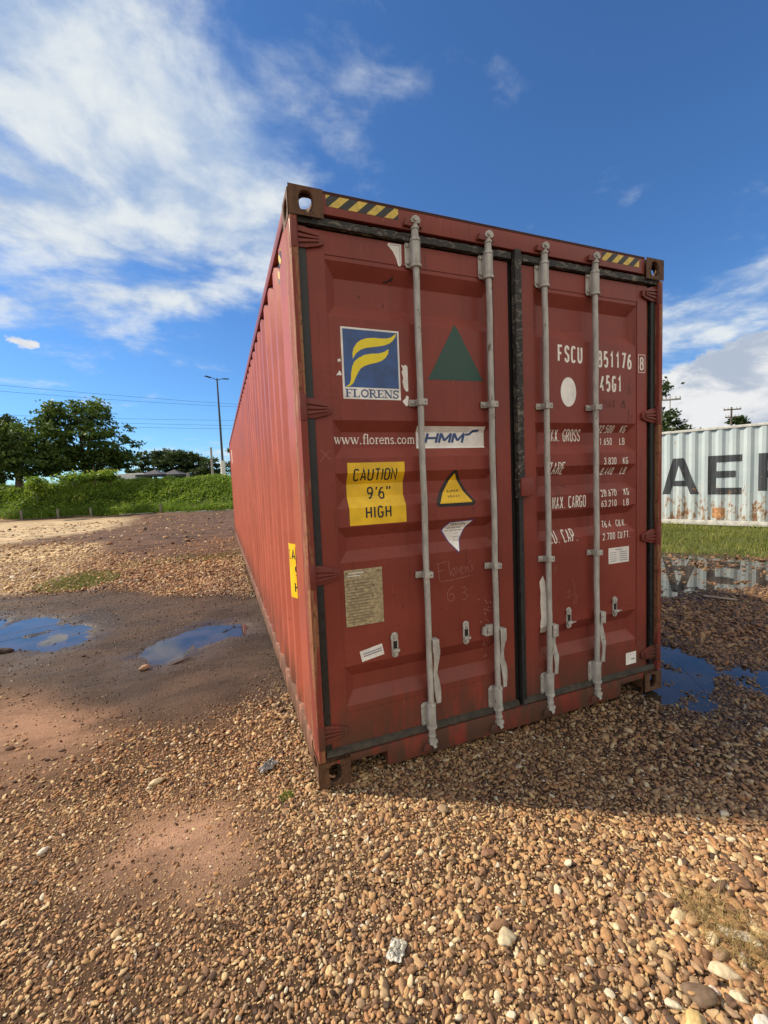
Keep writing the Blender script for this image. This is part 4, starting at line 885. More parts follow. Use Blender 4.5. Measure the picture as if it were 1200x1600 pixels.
#PART2
# ------------------------------------------------------------------ the white container behind, to the right
WA = np.array([11.01, 6.18]); WD = np.array([.88, -1.97]); WD = WD/np.linalg.norm(WD)
wc = empty('shipping_container', (float(WA[0]), float(WA[1]), 0), math.atan2(WD[1], WD[0]), label='pale grey rusty shipping container with big dark letters, standing on the grass', cat='shipping container')
def wpaint():
    m, t = mat('chalky_white_container_paint'); big = t.noise(t.o, 1.3, 5, .6); st = t.noise(t.scale(t.o, (16, 16, .8)), 1.3, 6, .65)
    c = t.mix(t.ss(big, .3, .7), (.36, .44, .475), (.45, .52, .54)); c = t.mix(t.ss(st, .5, .75, 0, .45), c, (.27, .30, .30))
    z = t.xyz(t.o)[2]; low = t.ss(z, 1.5, .15); sp = t.noise(t.scale(t.o, (1.5, 1.5, .6)), 6.5, 10, .78, .5)
    rm = t.ss(t.m('ADD', sp, t.m('MULTIPLY', low, .138)), .655, .69); c = t.mix(t.ss(t.m('ADD', sp, t.m('MULTIPLY', low, .138)), .60, .67, 0, .75), c, (.34, .22, .12))
    c = t.mix(rm, c, t.mix(t.noise(t.o, 40, 4, .6), (.10, .045, .022), (.26, .13, .06))); fin(t, c, .6); return m
def wletter():
    m, t = mat('worn_dark_letter_paint'); st = t.noise(t.scale(t.o, (14, 14, 1.0)), 1.6, 6, .7); sp = t.noise(t.o, 6, 10, .74, .6); z = t.xyz(t.o)[2]
    c = t.mix(t.ss(st, .5, .8, 0, .5), (.030, .036, .044), (.20, .21, .21)); c = t.mix(t.ss(t.m('ADD', sp, t.m('MULTIPLY', t.ss(z, 1.5, .6), .05)), .63, .66), c, (.28, .14, .06)); fin(t, c, .6); return m
M['white_paint'] = wpaint(); M['dark_letters'] = wletter(); M['pale_rail'] = plain('pale_rail_paint', (.50, .50, .47), .6, 0, .25, 8)
WX0, WX1, WH = -4.6, 7.592, 2.55
def wbr():
    out = []; y = WX0+.30
    while y+PIT <= WX1-.3: out += [y, y+.068, y+.138, y+.206]; y += PIT
    return out+[y]
WBR = wbr()
def wdep(x):
    if x < WBR[0] or x >= WBR[-1]: return 0.
    q = (x-WBR[0]) % PIT
    for a_, b_, da, db in ((0, .068, 0, 1), (.068, .138, 1, 1), (.138, .206, 1, 0), (.206, .2781, 0, 0)):
        if a_ <= q <= b_: return da+(db-da)*(q-a_)/(b_-a_)
    return 0.
# local frame: x along the long side (towards the right of the photograph), y away from the camera
for yo, sgn in ((-.0, 1), (2.438, -1)):
    xs = [WX0+.16]+WBR+[WX1-.16]; zs = np.linspace(.17, WH-.075, 14); vs = []; fs = []
    for z in zs:
        for x in xs: vs.append((x, yo+sgn*(.012+.036*wdep(x)+.012*max(0, mnoise.noise(Vector((x*.9, z*1.3, 4.4+yo)))-.1)), z))
    n_ = len(xs)
    for j in range(len(zs)-1):
        for i in range(n_-1): fs.append((j*n_+i, j*n_+i+1, (j+1)*n_+i+1, (j+1)*n_+i))
    o = MB().add(vs, fs).build('side_wall', M['white_paint'], wc, smooth=15)
    if sgn > 0: wsw = o
    a_, b_ = sorted((yo+sgn*.001, yo+sgn*.06))
    MB().box(WX0+.17, WX1-.17, a_, b_, WH-.07, WH-.005).build('top_rail', M['pale_rail'], wc, bevel=.006); MB().box(WX0+.17, WX1-.17, a_, b_, .035, .165).build('bottom_rail', M['pale_rail'], wc, bevel=.006)
    for x in (WX0, WX1-.16):
        a_, b_ = sorted((yo, yo+sgn*.16)); MB().box(x, x+.16, a_, b_, .12, WH-.11).build('corner_post', M['white_paint'], wc, bevel=.006)
        a_, b_ = sorted((yo-sgn*.003, yo+sgn*.162))
        for z0 in (.0, WH-.109): MB().box(x-.003, x+.178, a_, b_, z0, z0+.119).build('corner_casting', M['cast'], wc, bevel=.008)
m_ = MB(); yy = [WX0+.16]; i = 0
while yy[-1] < WX1-.5: yy += [yy[-1]+.05, yy[-1]+.09, yy[-1]+.19, yy[-1]+.23]
vs = []
for i, x in enumerate(yy):
    d = -.015 if i % 4 in (2, 3) else 0; vs += [(x, .058, WH-.012+d), (x, 2.38, WH-.012+d)]
m_.add(vs, [(2*i, 2*i+1, 2*i+3, 2*i+2) for i in range(len(yy)-1)]); m_.build('roof', M['white_paint'], wc, smooth=10)
for x in (WX0, WX1-.05):
    MB().box(x+.01, x+.045, .165, 2.27, .10, WH-.03).build('end_wall', M['white_paint'], wc)
MB().box(WX0+.1, WX1-.1, .065, 2.37, .14, .165).build('floor', M['dark'], wc)
def big(s, x0, cw, gap, z0, h, wd):
    out = []; x = x0
    for c in s:
        if c == 'A':
            out += [([(x-.01, z0), (x+.175, z0), (x+.415, z0+h), (x+.235, z0+h)], 0, .00004), ([(x+.625, z0), (x+.81, z0), (x+.48, z0+h), (x+.305, z0+h)], 0, .00012), ([(x+.15, z0+.215), (x+.64, z0+.215), (x+.60, z0+.36), (x+.19, z0+.36)], 0, .0002)]
            x += cw+gap; continue
        fl = [[(x+wd/2+p[0]*(cw-wd), z0+wd*.33+p[1]*(h-wd*.66)) for p in st] for st in G[c]]
        for k, st in enumerate(fl): out += stroke(st, wd*.80, 0, 0)
        x += cw+gap
    return out
LX = -.02
decal('lettering', big('MAERSK', LX-.98, .80, .18, .845, .96, .21), lambda a_, b_, l: (a_, .012+.036*wdep(a_)-.003-l, b_), WBR, 0, [M['dark_letters']], wsw)
vs = []
decal('rust_patch', [([(LX+1.095, .23), (LX+1.355, .22), (LX+1.36, .48), (LX+1.10, .50)], 0, 0)], lambda a_, b_, l: (a_, .012+.036*wdep(a_)-.004-l, b_), WBR, 0, [plain('bare_rust', (.42, .22, .10), .8, 0, .4, 12)], wsw)

# ------------------------------------------------------------------ vegetation
def leafmat(name, a, b, c3=None, trans=.25):
    m, t = mat(name); tn = t.node('ShaderNodeAttribute', attribute_name='tone').outputs[2]
    col = t.mix(tn, a, b)
    if c3: col = t.mix(t.ss(tn, .86, .97), col, c3)
    fin(t, col, .55, 0, .3); o = [n for n in t.n if n.type == 'OUTPUT_MATERIAL'][0]
    tr = t.node('ShaderNodeBsdfTranslucent'); t.put(tr.inputs[0], col); mx = t.node('ShaderNodeMixShader'); mx.inputs[0].default_value = trans
    t.l.new(t.b.outputs[0], mx.inputs[1]); t.l.new(tr.outputs[0], mx.inputs[2]); t.l.new(mx.outputs[0], o.inputs[0]); return m
M['weed'] = leafmat('weed_leaves', (.070, .135, .016), (.26, .38, .042), (.42, .46, .08), .45)
M['grass'] = leafmat('grass_blades', (.095, .125, .024), (.26, .28, .062), (.38, .34, .13), .3)
M['dryg'] = leafmat('dry_grass', (.26, .18, .07), (.48, .36, .15), None, .2)
M['leafA'] = leafmat('tree_leaves', (.034, .070, .014), (.13, .20, .034), (.21, .28, .05), .34)
M['leafB'] = leafmat('dark_tree_leaves', (.022, .042, .014), (.080, .120, .030), None, .25)
M['bark'] = plain('bark', (.085, .065, .050), .9, 0, .4, 8, .5)
def leaves(C, size, tone, up=.0, el=1.6):  # one small bent-free quad per point with a random turn
    n = len(C); d = rng.normal(size=(n, 3)); d[:, 2] += up; d /= np.linalg.norm(d, axis=1)[:, None]
    r = rng.normal(size=(n, 3)); u = np.cross(d, r); u /= np.linalg.norm(u, axis=1)[:, None]; v = np.cross(d, u)
    a = (size*.5*el**.5)[:, None]*u; b = (size*.5/el**.5)[:, None]*v
    V = np.stack([C-a, C-b*.9+a*.1, C+a, C+b*.9+a*.1], 1).reshape(-1, 3); return V, np.arange(4*n).reshape(n, 4), np.repeat(tone, 4)
def blades(X, Y, Zb, h, wd, lean, tone):   # grass blades: a bent strip of two quads
    n = len(X); a = rng.uniform(0, 6.283, n); dx_, dy_ = np.cos(a), np.sin(a); la = rng.uniform(0, 6.283, n); lx, ly = np.cos(la)*lean, np.sin(la)*lean
    P0 = np.stack([X, Y, Zb], 1); W = np.stack([dx_, dy_, 0*dx_], 1)*wd[:, None]*.5; L1 = np.stack([lx*h*.25, ly*h*.25, h*.6], 1); L2 = np.stack([lx*h, ly*h, h*(1-.25*lean)], 1)
    V = np.stack([P0-W, P0+W, P0+L1+W*.75, P0+L1-W*.75, P0+L2+W*.12, P0+L2-W*.12], 1).reshape(-1, 3)
    b = np.arange(n)[:, None]*6; Fq = np.concatenate([b+np.array([0, 1, 2, 3]), b+np.array([3, 2, 4, 5])], 1).reshape(-1, 4); return V, Fq, np.repeat(tone, 6)
def leafmesh(name, parts, m, parent=None, **kw):
    V = []; F = []; T = []; off = 0
    for v, f, t_ in parts: V.append(v); F.append(f+off); T.append(t_); off += len(v)
    me = np_mesh(name, np.concatenate(V), np.concatenate(F), 4, {'tone': ('FLOAT', np.clip(np.concatenate(T), 0, 1))}); return link(name, me, [m], parent, **kw)

# weeds and tall grass over the bank
n = 120000; s_ = rng.uniform(-.35, 1, n)**1; s_ = np.where(rng.random(n) < .72, rng.uniform(-.3, 5.0, n), rng.uniform(3.5, 12, n)); tt = rng.uniform(-9, 34, n)
X = BL[0]+BDir[0]*tt+BN[0]*s_; Y = BL[1]+BDir[1]*tt+BN[1]*s_; X += rng.normal(0, .05, n); H0 = height(X, Y); cl = fbm(X*.8, Y*.8, 4, 2.); cl2 = fbm(X*2.4, Y*2.4, 3, 8.)
hmax = np.clip(.10+1.0*(cl-.28), .08, .65)*sstep(-.5, .3, s_); u_ = rng.random(n)**.7; Zb = H0+hmax*u_
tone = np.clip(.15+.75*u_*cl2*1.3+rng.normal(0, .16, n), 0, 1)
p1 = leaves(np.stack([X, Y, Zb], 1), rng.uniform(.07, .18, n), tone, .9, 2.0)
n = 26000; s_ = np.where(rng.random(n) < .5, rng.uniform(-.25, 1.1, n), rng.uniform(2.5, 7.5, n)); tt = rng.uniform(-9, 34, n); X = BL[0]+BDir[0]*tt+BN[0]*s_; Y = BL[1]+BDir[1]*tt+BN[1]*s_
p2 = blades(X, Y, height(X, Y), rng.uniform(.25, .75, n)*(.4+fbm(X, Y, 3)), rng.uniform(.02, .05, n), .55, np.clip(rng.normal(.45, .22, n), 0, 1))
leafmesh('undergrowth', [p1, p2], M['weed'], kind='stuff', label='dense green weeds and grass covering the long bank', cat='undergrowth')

# grass verge in front of the white container
n = 90000; X = rng.uniform(5.0, 16, n); Y = rng.uniform(-4, 9.5, n); Zz, _, _ = zones(X, Y); loc = (X-WA[0])*(-WD[1])*-1; q_ = (X-WA[0])*(-WD[1])+(Y-WA[1])*WD[0]
keep = (rng.random(n) < Zz['verge']**.7) & (Zz['pudF'] < .5) & (q_ < .25); X, Y = X[keep], Y[keep]; c_ = fbm(X*1.5, Y*1.5, 3, 6.)
leafmesh('grass_verge', [blades(X, Y, height(X, Y)-.005, rng.uniform(.04, .13, len(X))*(.5+c_), rng.uniform(.006, .014, len(X)), .5, np.clip(rng.normal(.45, .25, len(X))+(c_-.5)*.9, 0, 1))], M['grass'], kind='stuff', label='short green grass strip between the puddle and the pale container', cat='grass')
def patch(name, cx, cyy, rx, ry, n, h, w_, m, lean=.5, **kw):
    a = rng.uniform(0, 6.283, n); r = rng.random(n)**.6; X = cx+rx*r*np.cos(a); Y = cyy+ry*r*np.sin(a)
    return leafmesh(name, [blades(X, Y, height(X, Y)-.004, rng.uniform(.3, 1, n)*h, np.full(n, w_), lean, np.clip(rng.normal(.45, .25, n), 0, 1))], m, **kw)
patch('grass_patch', -2.78, 6.9, .62, .85, 2600, .07, .010, M['grass'], .8, kind='stuff', label='thin green grass patch beside the pale gravel', cat='grass')
patch('grass_patch', -1.0, 8.3, 1.5, .7, 1500, .05, .012, M['grass'], .8, kind='stuff', label='sparse grass across the dirt near the long wall', cat='grass')
patch('weed_tuft', -.165, .045, .035, .03, 60, .045, .004, M['weed'], .8, label='tiny green weed tuft in the gravel near the bottom corner of the red container', cat='weed')
patch('dry_grass', 1.10, -1.20, .10, .16, 420, .10, .0022, M['dryg'], 1.3, kind='stuff', label='flattened straw coloured dry grass at the right edge of the gravel', cat='dry grass')

def tree(name, label, x, y, z0, blobs, size, dens, m, trunk=.16, cat='tree', group=None, ps=.55, trunks=1):
    root = empty(name, (x, y, z0), label=label, cat=cat, group=group)
    T_ = MB(); C = []; tn = []
    for k in range(trunks):
        ox = (k-(trunks-1)/2)*1.3; fork = 1.0+.2*k
        T_.tube([(ox, 0, -.3), (ox+.05, 0, fork*.6), (ox*.9, 0, fork)], [trunk*1.25, trunk, trunk*.8], 8)
        for b in blobs[k::trunks]:
            bx_, by_, bz_ = b[:3]; T_.tube([(ox*.9, 0, fork-.1), (ox*.6+(bx_-ox)*.45, by_*.45, fork+(bz_-fork)*.55), (bx_, by_, bz_+b[5]*.3)], [trunk*.55, trunk*.34, trunk*.12], 6)
            for j in range(5):
                a = rng.normal(size=3); a /= np.linalg.norm(a); T_.tube([(bx_, by_, bz_-b[5]*.2), (bx_+a[0]*b[3]*.75, by_+a[1]*b[4]*.75, bz_+a[2]*b[5]*.75)], [trunk*.16, trunk*.04], 5)
    for b in blobs:
        bx_, by_, bz_, rx, ry, rz = b[:6]; k = int(max(8, dens*(rx*rz+rx*ry+ry*rz)/3*25))
        d = rng.normal(size=(k, 3)); d /= np.linalg.norm(d, axis=1)[:, None]; rr = rng.uniform(.45, 1.06, k)**.8
        cc = np.array([bx_, by_, bz_])+d*rr[:, None]*np.array([rx, ry, rz])
        for q in range(k):
            nl = int(rng.integers(26, 60)); cs = rng.uniform(.35, 1.0)*ps
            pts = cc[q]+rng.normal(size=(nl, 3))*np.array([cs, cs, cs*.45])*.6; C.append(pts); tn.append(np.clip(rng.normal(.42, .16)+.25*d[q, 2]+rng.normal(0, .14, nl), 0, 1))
    C = np.concatenate(C); tn = np.concatenate(tn)
    T_.build('trunk', M['bark'], root)
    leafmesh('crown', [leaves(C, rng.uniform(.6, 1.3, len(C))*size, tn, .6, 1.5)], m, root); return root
def px_tree(name, label, base, D, blobs, size, dens, m, **kw):   # blob: pixel centre, pixel radii, depth offset
    b = at(base[0], base[1], D); sc_ = D/FPX*.98; bl = []
    for (u, v, ru, rv, dd) in blobs:
        p = at(u, v, D+dd)-np.array([b[0], b[1], b[2]]); bl.append((p[0], p[1], p[2], ru*sc_, max(ru, rv)*sc_*.9, rv*sc_))
    return tree(name, label, b[0], b[1], b[2], bl, size, dens, m, **kw)
G1 = 'trees beyond the bank'
px_tree('broadleaf_tree', 'tallest tree of the left group behind the bank, a broad green crown with gaps', (135, 752), 42,
        [(118, 648, 36, 17, 0), (150, 642, 22, 12, 1), (88, 652, 18, 10, 0), (182, 694, 28, 27, 0), (128, 690, 34, 24, -1), (150, 716, 42, 20, 0), (108, 722, 34, 18, 0), (190, 722, 20, 12, 1), (80, 690, 14, 14, 1)], .22, .80, M['leafA'], trunk=.22, group=G1)
px_tree('broadleaf_tree', 'dense dark rounded tree at the left edge of the photo behind the bank', (30, 755), 40,
        [(15, 692, 34, 24, 0), (52, 680, 28, 20, 1), (30, 718, 44, 24, 0), (70, 722, 26, 20, 1), (-15, 715, 30, 34, 0)], .22, .95, M['leafA'], trunk=.22, group=G1)
px_tree('broadleaf_tree', 'small tree top showing over the dark rounded tree at the far left', (4, 755), 50, [(4, 662, 16, 9, 0), (-12, 680, 20, 16, 0), (15, 682, 12, 10, 0)], .24, .8, M['leafB'], trunk=.18, group=G1)
px_tree('spreading_tree', 'distant flat topped tree left of the dark roofs', (243, 752), 66, [(235, 712, 20, 5, 0), (258, 708, 15, 6, 0), (222, 722, 12, 6, 0), (248, 728, 22, 8, 0), (215, 738, 16, 6, 0)], .30, .50, M['leafB'], trunk=.22, group=G1)
px_tree('spreading_tree', 'distant dense rounded tree right above the dark roofs', (290, 752), 64, [(285, 716, 26, 10, 0), (302, 724, 24, 13, 0), (268, 726, 20, 13, 0), (300, 738, 30, 9, 0)], .30, .75, M['leafB'], trunk=.25, group=G1)
px_tree('spreading_tree', 'small distant tree left of the lamp post base', (328, 752), 60, [(328, 724, 13, 8, 0), (334, 738, 16, 9, 0), (318, 738, 12, 8, 0)], .26, .7, M['leafB'], trunk=.16, group=G1)
px_tree('spreading_tree', 'distant tree half hidden by the far end of the red container', (366, 752), 55, [(366, 708, 9, 12, 0), (362, 728, 10, 14, 0), (380, 715, 14, 20, 0)], .24, .8, M['leafB'], trunk=.18, group=G1)
px_tree('leafy_bush', 'bright green shrub on top of the bank below the tall tree', (148, 752), 34.5, [(150, 744, 11, 8, 0), (138, 748, 9, 6, 0)], .17, 2.2, M['weed'], trunk=.03, cat='bush', group='shrubs on the bank')
px_tree('leafy_bush', 'round green shrub on top of the bank left of the bright shrub', (116, 756), 34, [(116, 749, 13, 8, 0), (104, 752, 8, 5, 0)], .16, 2.2, M['weed'], trunk=.03, cat='bush', group='shrubs on the bank')
px_tree('leafy_bush', 'upright shrub growing out of the weeds over a dark hollow', (58, 775), 32.8, [(58, 752, 7, 6, 0), (52, 762, 7, 5, 0), (64, 762, 5, 5, 0)], .15, 2.4, M['weed'], trunk=.02, cat='bush', group='shrubs on the bank')
px_tree('leafy_bush', 'small pale leafed shrub in front of the gap under the tall tree', (172, 752), 35, [(172, 742, 8, 6, 0), (165, 748, 8, 5, 0)], .17, 1.6, M['weed'], trunk=.03, cat='bush', group='shrubs on the bank')
px_tree('broadleaf_tree', 'tree with layered dark crown behind the right side of the red container', (1030, 735), 33,
        [(1030, 612, 22, 11, 0), (1048, 655, 16, 9, 0), (1025, 650, 22, 12, 0), (1040, 678, 30, 12, 0), (1015, 630, 20, 14, 1), (1066, 676, 10, 6, 0), (1000, 660, 26, 26, 1)], .19, .85, M['leafB'], trunk=.2)
px_tree('leafy_bush', 'low treetop peeking over the pale container under the wooden power pole', (1150, 720), 60, [(1150, 658, 5, 4, 0), (1157, 661, 5, 4, 0)], .28, .9, M['leafB'], trunk=.08, cat='bush')

# ------------------------------------------------------------------ posts, poles, wires, roofs beyond the bank
M['conc'] = plain('weathered_concrete', (.34, .32, .29), .85, 0, .2, 12, .3); M['old_conc'] = plain('mossy_concrete', (.17, .16, .12), .9, 0, .3, 12, .3); M['wood'] = plain('grey_pole_wood', (.13, .10, .08), .85, 0, .3, 10, .3)
M['steel'] = plain('dark_painted_steel', (.05, .055, .06), .5, .3, .2, 10); M['wire'] = plain('black_cable', (.02, .02, .022), .5); M['wht'] = plain('whitewash', (.68, .67, .63), .8, 0, .1, 8)
for u, v, h_ in ((33, 798, .62), (90, 796, .62), (141, 790, .60), (251, 796, .62)):
    p = at(u, v, 35.9 if u < 60 else 34.5 if u < 120 else 33.6 if u < 200 else 32.0); p[2] = height(np.array([p[0]]), np.array([p[1]]))[0]
    lab = {33: 'leftmost', 90: 'second from the left', 141: 'third from the left', 251: 'rightmost'}[u]
    MB().box(-.06, .06, -.06, .06, -.2, h_).prism([(-.06, 0), (.06, 0), (.03, .05), (-.03, .05)], (0, -.06, h_+.0002), (1, 0, 0), (0, 0, 1), (0, .12, 0)).build('fence_post', M['old_conc'], None, bevel=.012,
        label='pale concrete fence post in the weeds, %s of four' % lab, cat='fence post', group='fence posts along the foot of the bank').location = tuple(p)
lp = at(350, 752, 38); lp[2] = 2.2
r = empty('street_lamp', tuple(lp), .6, label='tall double arm street lamp with a whitewashed foot', cat='street lamp')
MB().tube([(0, 0, -.3), (0, 0, 5), (0, 0, 8.25)], [.10, .08, .055], 12).build('pole', M['steel'], r)
MB().tube([(0, 0, -.2), (0, 0, 1.55)], [.20, .19], 14).build('whitewashed_foot', M['wht'], r)
for s in (-1, 1):
    MB().tube([(0, 0, 8.10), (s*.3, -.12*s, 8.22), (s*.5, -.2*s, 8.28)], [.03, .028, .025], 8).build('lamp_arm', M['steel'], r)
    MB().prism([(0, -.03), (.50, .03), (.52, .06), (.48, .09), (.05, .05), (-.02, .02)], (s*.45, -.2*s-.10, 8.25), (s, 0, 0), (0, 0, 1), (0, .20, 0)).build('lamp_head', M['steel'], r, bevel=.02)
p = at(333, 750, 44); p[2] = 2.4
MB().tube([(0, 0, -.3), (0, 0, 2.9)], [.11, .09], 10).tube([(0, 0, 2.9), (0, 0, 2.98)], [.12, .10], 10).build('concrete_post', M['conc'], label='short pale post left of the tall street lamp', cat='post').location = tuple(p)
def power_pole(u, vtop, D, label, arms, rad=.12, m='wood'):
    t_ = at(u, vtop, D); z0 = 1.2; r = empty('power_pole', (t_[0], t_[1], z0), YAW*-1-.25, label=label, cat='power pole'); h_ = t_[2]-z0
    MB().tube([(0, 0, -.6), (0, 0, h_)], [rad*1.2, rad*.8], 10).build('pole', M[m], r)
    for dz_, L_a in arms:
        MB().box(-L_a/2, L_a/2, -.19, -.10, h_-dz_-.05, h_-dz_+.06).build('crossarm', M[m], r, bevel=.008)
        for k in (-.46, -.25, .25, .46): MB().tube([(k*L_a, -.145, h_-dz_+.06), (k*L_a, -.145, h_-dz_+.22)], [.045, .03], 8).build('insulator', M['conc'], r)
power_pole(1143, 636, 52, 'wooden power pole with two crossarms above the pale container', ((.25, 1.4), (.95, 1.1)), .09)
power_pole(1047, 617, 36, 'thin pale pole with one crossarm in front of the right hand tree', ((.35, 1.2),), .04, 'conc')
def wire(u0, v0, u1, v1, D0, D1, sag, label):
    a, b = at(u0, v0, D0), at(u1, v1, D1); d = b-a; a = a-d*.55; b = b+d*.35
    pts = [tuple(a+(b-a)*q/40+np.array([0, 0, -sag*4*(q/40)*(1-q/40)])) for q in range(41)]
    MB().tube(pts, .013, 6).build('power_line', M['wire'], label=label, cat='power line', group='overhead power lines above the bank')
for k, (a, b, sg) in enumerate((((0, 598), (366, 630), .7), ((0, 607), (366, 634), .8), ((0, 646), (366, 656), .5), ((0, 652), (366, 664), .5), ((0, 658), (366, 669), .6))):
    wire(a[0], a[1]-sg*2, b[0], b[1]-sg*2, 52, 56, sg*.5, '%s overhead cable of the five crossing the sky above the left trees' % ('highest', 'second highest', 'middle', 'second lowest', 'lowest')[k])
M['canvas'] = plain('dark_grey_canvas', (.045, .045, .055), .7, 0, .2, 4)
for (u, wpx, lab) in ((243, 34, 'left'), (273, 34, 'right')):
    p = at(u, 745, 57); r = empty('canopy_tent', (p[0], p[1], 2.35), -YAW, label='%s one of two dark grey canopy tents showing over the bank' % lab, cat='tent', group='dark canopy tents beyond the bank')
    hw = 1.5; zt_ = at(u, 741.5, 57)[2]-2.35; zp = at(u, 733.5, 57)[2]-2.35
    ring1 = [(-hw, -hw), (hw, -hw), (hw, hw), (-hw, hw)]; q = MB(); vs = []
    for k in range(7):
        f_ = k/6; rr_ = 1-f_; z = zt_+(zp-zt_)*(f_**1.5); vs += [(a_*rr_ if k < 6 else 0, b_*rr_ if k < 6 else 0, z) for a_, b_ in ring1]
    fs = [(k*4+i, k*4+(i+1) % 4, k*4+4+(i+1) % 4, k*4+4+i) for k in range(6) for i in range(4)]; q.add(vs, fs)
    q.add([(a_, b_, zt_) for a_, b_ in ring1]+[(a_, b_, zt_-.22) for a_, b_ in ring1], [(i, (i+1) % 4, 4+(i+1) % 4, 4+i) for i in range(4)]); q.build('roof', M['canvas'], r, smooth=20)
    for a_, b_ in ring1: MB().tube([(a_*.98, b_*.98, -.2), (a_*.98, b_*.98, zt_)], .03, 8).build('leg', M['steel'], r)
p = at(205, 748, 58); r = empty('van', (p[0], p[1], 1.55), -YAW, label='white van roof showing over the bank left of the dark tents', cat='van')
zt_ = at(215, 740, 58)[2]-1.55; x1 = 2.0; body = [(x1, .3), (x1, zt_-.15), (x1-.12, zt_-.02), (x1-.5, zt_), (-.9, zt_), (-1.5, zt_-.08), (-2.2, zt_-.75), (-3.0, zt_-.95), (-3.1, zt_-1.3), (-3.1, .3)]
MB().prism(body, (0, -.95, 0), (1, 0, 0), (0, 0, 1), (0, 1.9, 0)).build('body', M['wht'], r, bevel=.06)
MB().prism([(-1.45, zt_-.2), (-.6, zt_-.2), (-.6, zt_-.72), (-2.0, zt_-.72)], (0, -.962, 0), (1, 0, 0), (0, 0, 1), (0, -.01, 0)).build('window', M['steel'], r)
for x in (-2.2, 1.2):
    w_ = MB().tube([(x, -.97, .34), (x, -.75, .34)], .34, 20).build('wheel', M['rubber'], r)
p = at(294, 748, 50); q = MB().tube([(0, 0, -.5), (0, 0, 1.0)], .04, 8); q.box(-.16, .16, -.06, -.042, .35, .95); q.build('sign_post', M['conc'], label='small pale sign on a post right of the dark tents', cat='sign').location = (p[0], p[1], 2.3)
# low concrete kerb along the foot of the bank
kb = MB(); prev = None
for i in range(26):
    s0 = 8.2+i*.42; c0 = BL+BDir*s0-BN*.30+BN*.06*math.sin(i*1.3); c1 = BL+BDir*(s0+.40)-BN*.30+BN*.06*math.sin(i*1.3+.9); z = .0
    u_ = (c1-c0)/np.linalg.norm(c1-c0); kb.prism([(0, -.05), (np.linalg.norm(c1-c0), -.05), (np.linalg.norm(c1-c0), .07+.02*math.sin(i*2.1)), (0, .06+.02*math.sin(i*3.1))], (c0[0], c0[1], 0), (u_[0], u_[1], 0), (0, 0, 1), (BN[0]*.14, BN[1]*.14, 0))
kb.build('kerb', M['conc'], bevel=.01, kind='structure')

# ------------------------------------------------------------------ single stones and litter
def stone(u, v, wpx, ratio, hr, colr, label, name='rock', rot=0., ang=.8, sub=3, rough=.75):
    d = FWD + RT*(u-600)/FPX - UP*(v-800)/FPX; p = CAM+d*(-CAM[2]/d[2]); D = float((p-CAM)@FWD); s = wpx/FPX*D*.5
    stone.k += 1; me = rock_mesh(name, 40+stone.k*3, sub, s, s*ratio, s*hr, .34, ang); m, t = mat('stone'); n = t.noise(t.o, 18/s*.04+10, 8, .7, .8)
    fin(t, t.mix(t.ss(n, .35, .7), tuple(c*.70 for c in colr), tuple(min(1, c*1.25) for c in colr)), rough, 0, .3); bump(t, n, .5, .004)
    o = link(name, me, [m], label=label, cat='rock'); o.location = (p[0], p[1], float(height(np.array([p[0]]), np.array([p[1]]))[0])+s*hr*.55+.006); o.rotation_euler = (random.uniform(-.15, .15), random.uniform(-.15, .15), rot); return o
stone.k = 0
stone(1128, 1516, 42, .62, .45, (.62, .50, .33), 'cream coloured angular stone beside the dry grass', rot=-.9)
stone(1093, 1552, 48, .66, .35, (.17, .115, .075), 'flat dark brown stone below the cream angular stone', rot=-.6, ang=.5)
stone(1052, 1570, 30, .45, .38, (.66, .58, .42), 'pale elongated stone left of the flat dark stone', rot=-.75)
stone(1084, 1596, 34, .8, .5, (.58, .42, .18), 'yellowish stone on the bottom edge of the photo', rot=.2)
stone(1192, 1598, 34, .7, .5, (.70, .66, .56), 'whitish stone in the bottom right corner of the photo', rot=-.2)
stone(1152, 1554, 24, .6, .4, (.60, .52, .36), 'small pale stone between the dry grass and the flat dark stone', rot=-.9)
stone(1117, 1545, 20, .5, .4, (.66, .52, .44), 'small pinkish white stone touching the flat dark stone', rot=-1.0)
stone(791, 1461, 32, .85, .35, (.50, .42, .28), 'flat pale tan stone alone in the middle of the foreground gravel', rot=.3)
stone(247, 1219, 24, .5, .35, (.52, .42, .26), 'pale flat stone in the gravel left of the container corner', rot=.6)
stone(762, 1332, 24, .6, .35, (.24, .13, .08), 'reddish brown wedge stone lying in the lit gravel below the doors', rot=-.2)
stone(692, 1262, 17, .8, .5, (.34, .24, .14), 'tan pebble sized stone at the edge of the door shadow', rot=-.2, ang=.3)
stone(66, 1329, 18, .6, .5, (.62, .56, .46), 'white stone at the left of the pinkish sand patch', rot=.5)
stone(225, 1044, 15, .7, .6, (.40, .26, .16), 'light brown stone sitting on the wet mud by the middle puddle', rot=.2)
stone(8, 1017, 26, .5, .4, (.06, .042, .032), 'dark lump of mud at the edge of the left puddle', name='mud_clod', rot=.2)
stone(285, 1031, 34, .10, .07, (.07, .045, .032), 'thin dark stick lying beside the middle puddle', name='stick', rot=.55, ang=.2)
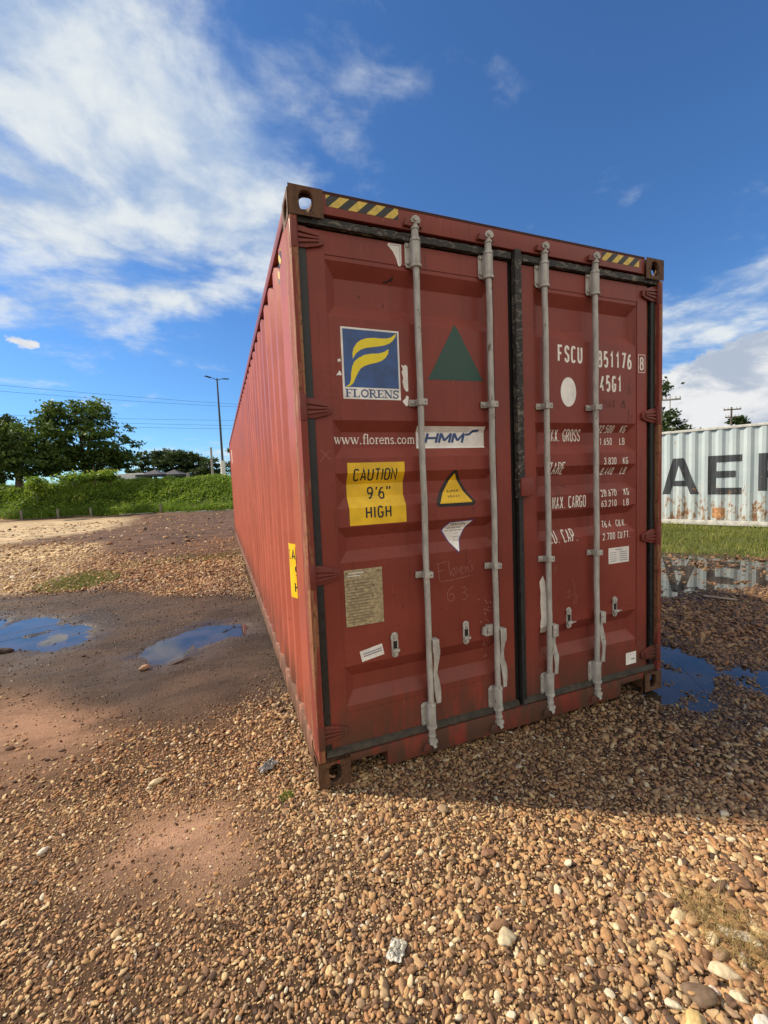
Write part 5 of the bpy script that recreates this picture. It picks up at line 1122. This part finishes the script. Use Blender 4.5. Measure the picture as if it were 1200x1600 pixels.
def crumple(name, u, v, wpx, hp, colr, label, cat, rough=.4, seed=0, ragged=.5, mix2=None):
    d = FWD + RT*(u-600)/FPX - UP*(v-800)/FPX; p = CAM+d*(-CAM[2]/d[2]); D = float((p-CAM)@FWD); s = wpx/FPX*D*.5; K = 26; vs = []; fs = []
    for j in range(K+1):
        for i in range(K+1):
            a_, b_ = i/K*2-1, j/K*2-1; e = 1-.42*ragged*(mnoise.noise(Vector((math.atan2(b_, a_)*1.6, seed, 0)))+.35)
            h_ = abs(mnoise.noise(Vector((a_*1.9, b_*1.9, seed))))*.9+abs(mnoise.noise(Vector((a_*5, b_*5, seed+4))))*.5
            vs.append((a_*s*e, b_*s*hp*e, s*.75*h_*(1.1-max(abs(a_), abs(b_))**2)+.004))
    for j in range(K):
        for i in range(K): fs.append((j*(K+1)+i, j*(K+1)+i+1, (j+1)*(K+1)+i+1, (j+1)*(K+1)+i))
    m, t = mat(name+'_film'); n = t.noise(t.o, 60, 5, .6, 1.); fin(t, t.mix(t.ss(n, .4, .6), colr, mix2 or tuple(c*1.8 for c in colr)), rough)
    o = MB().add(vs, fs).build(name, m, smooth=25, label=label, cat=cat); sm = o.modifiers.new('thickness', 'SOLIDIFY'); sm.thickness = .0012
    o.location = (p[0], p[1], float(height(np.array([p[0]]), np.array([p[1]]))[0])+.012); return o
crumple('plastic_scrap', 420, 1196, 34, .55, (.10, .105, .11), 'crumpled dark grey plastic scrap on the gravel left of the bottom corner', 'litter', .35, 3, .9, (.34, .34, .34)).rotation_euler.z = .5
crumple('plastic_wrapper', 620, 1484, 36, .8, (.26, .25, .22), 'crumpled clear plastic wrapper in the middle of the foreground gravel', 'litter', .2, 9, .7, (.55, .52, .44)).rotation_euler.z = .9
o = crumple('broken_tile', 1148, 1456, 42, .42, (.50, .44, .34), 'broken pale flat piece with a dark end beside the dry grass', 'litter', .6, 17, .3, (.60, .55, .45)); o.rotation_euler.z = -.75; o.scale.z = .4
p = np.array([4.97, 1.15]); MB().box(-.14, .14, -.02, .02, 0, .014).prism([(.14, -.02), (.175, -.012), (.165, .012), (.14, .02)], (0, 0, .0002), (1, 0, 0), (0, 1, 0), (0, 0, .0136)).build('wood_plank', plain('grey_wood', (.34, .27, .20), .8), bevel=.002,
    label='thin pale wooden slat lying on the wet ground before the far puddle', cat='plank').location = (p[0], p[1], .008)
bpy.data.objects['wood_plank'].rotation_euler = (0, .03, -1.0)
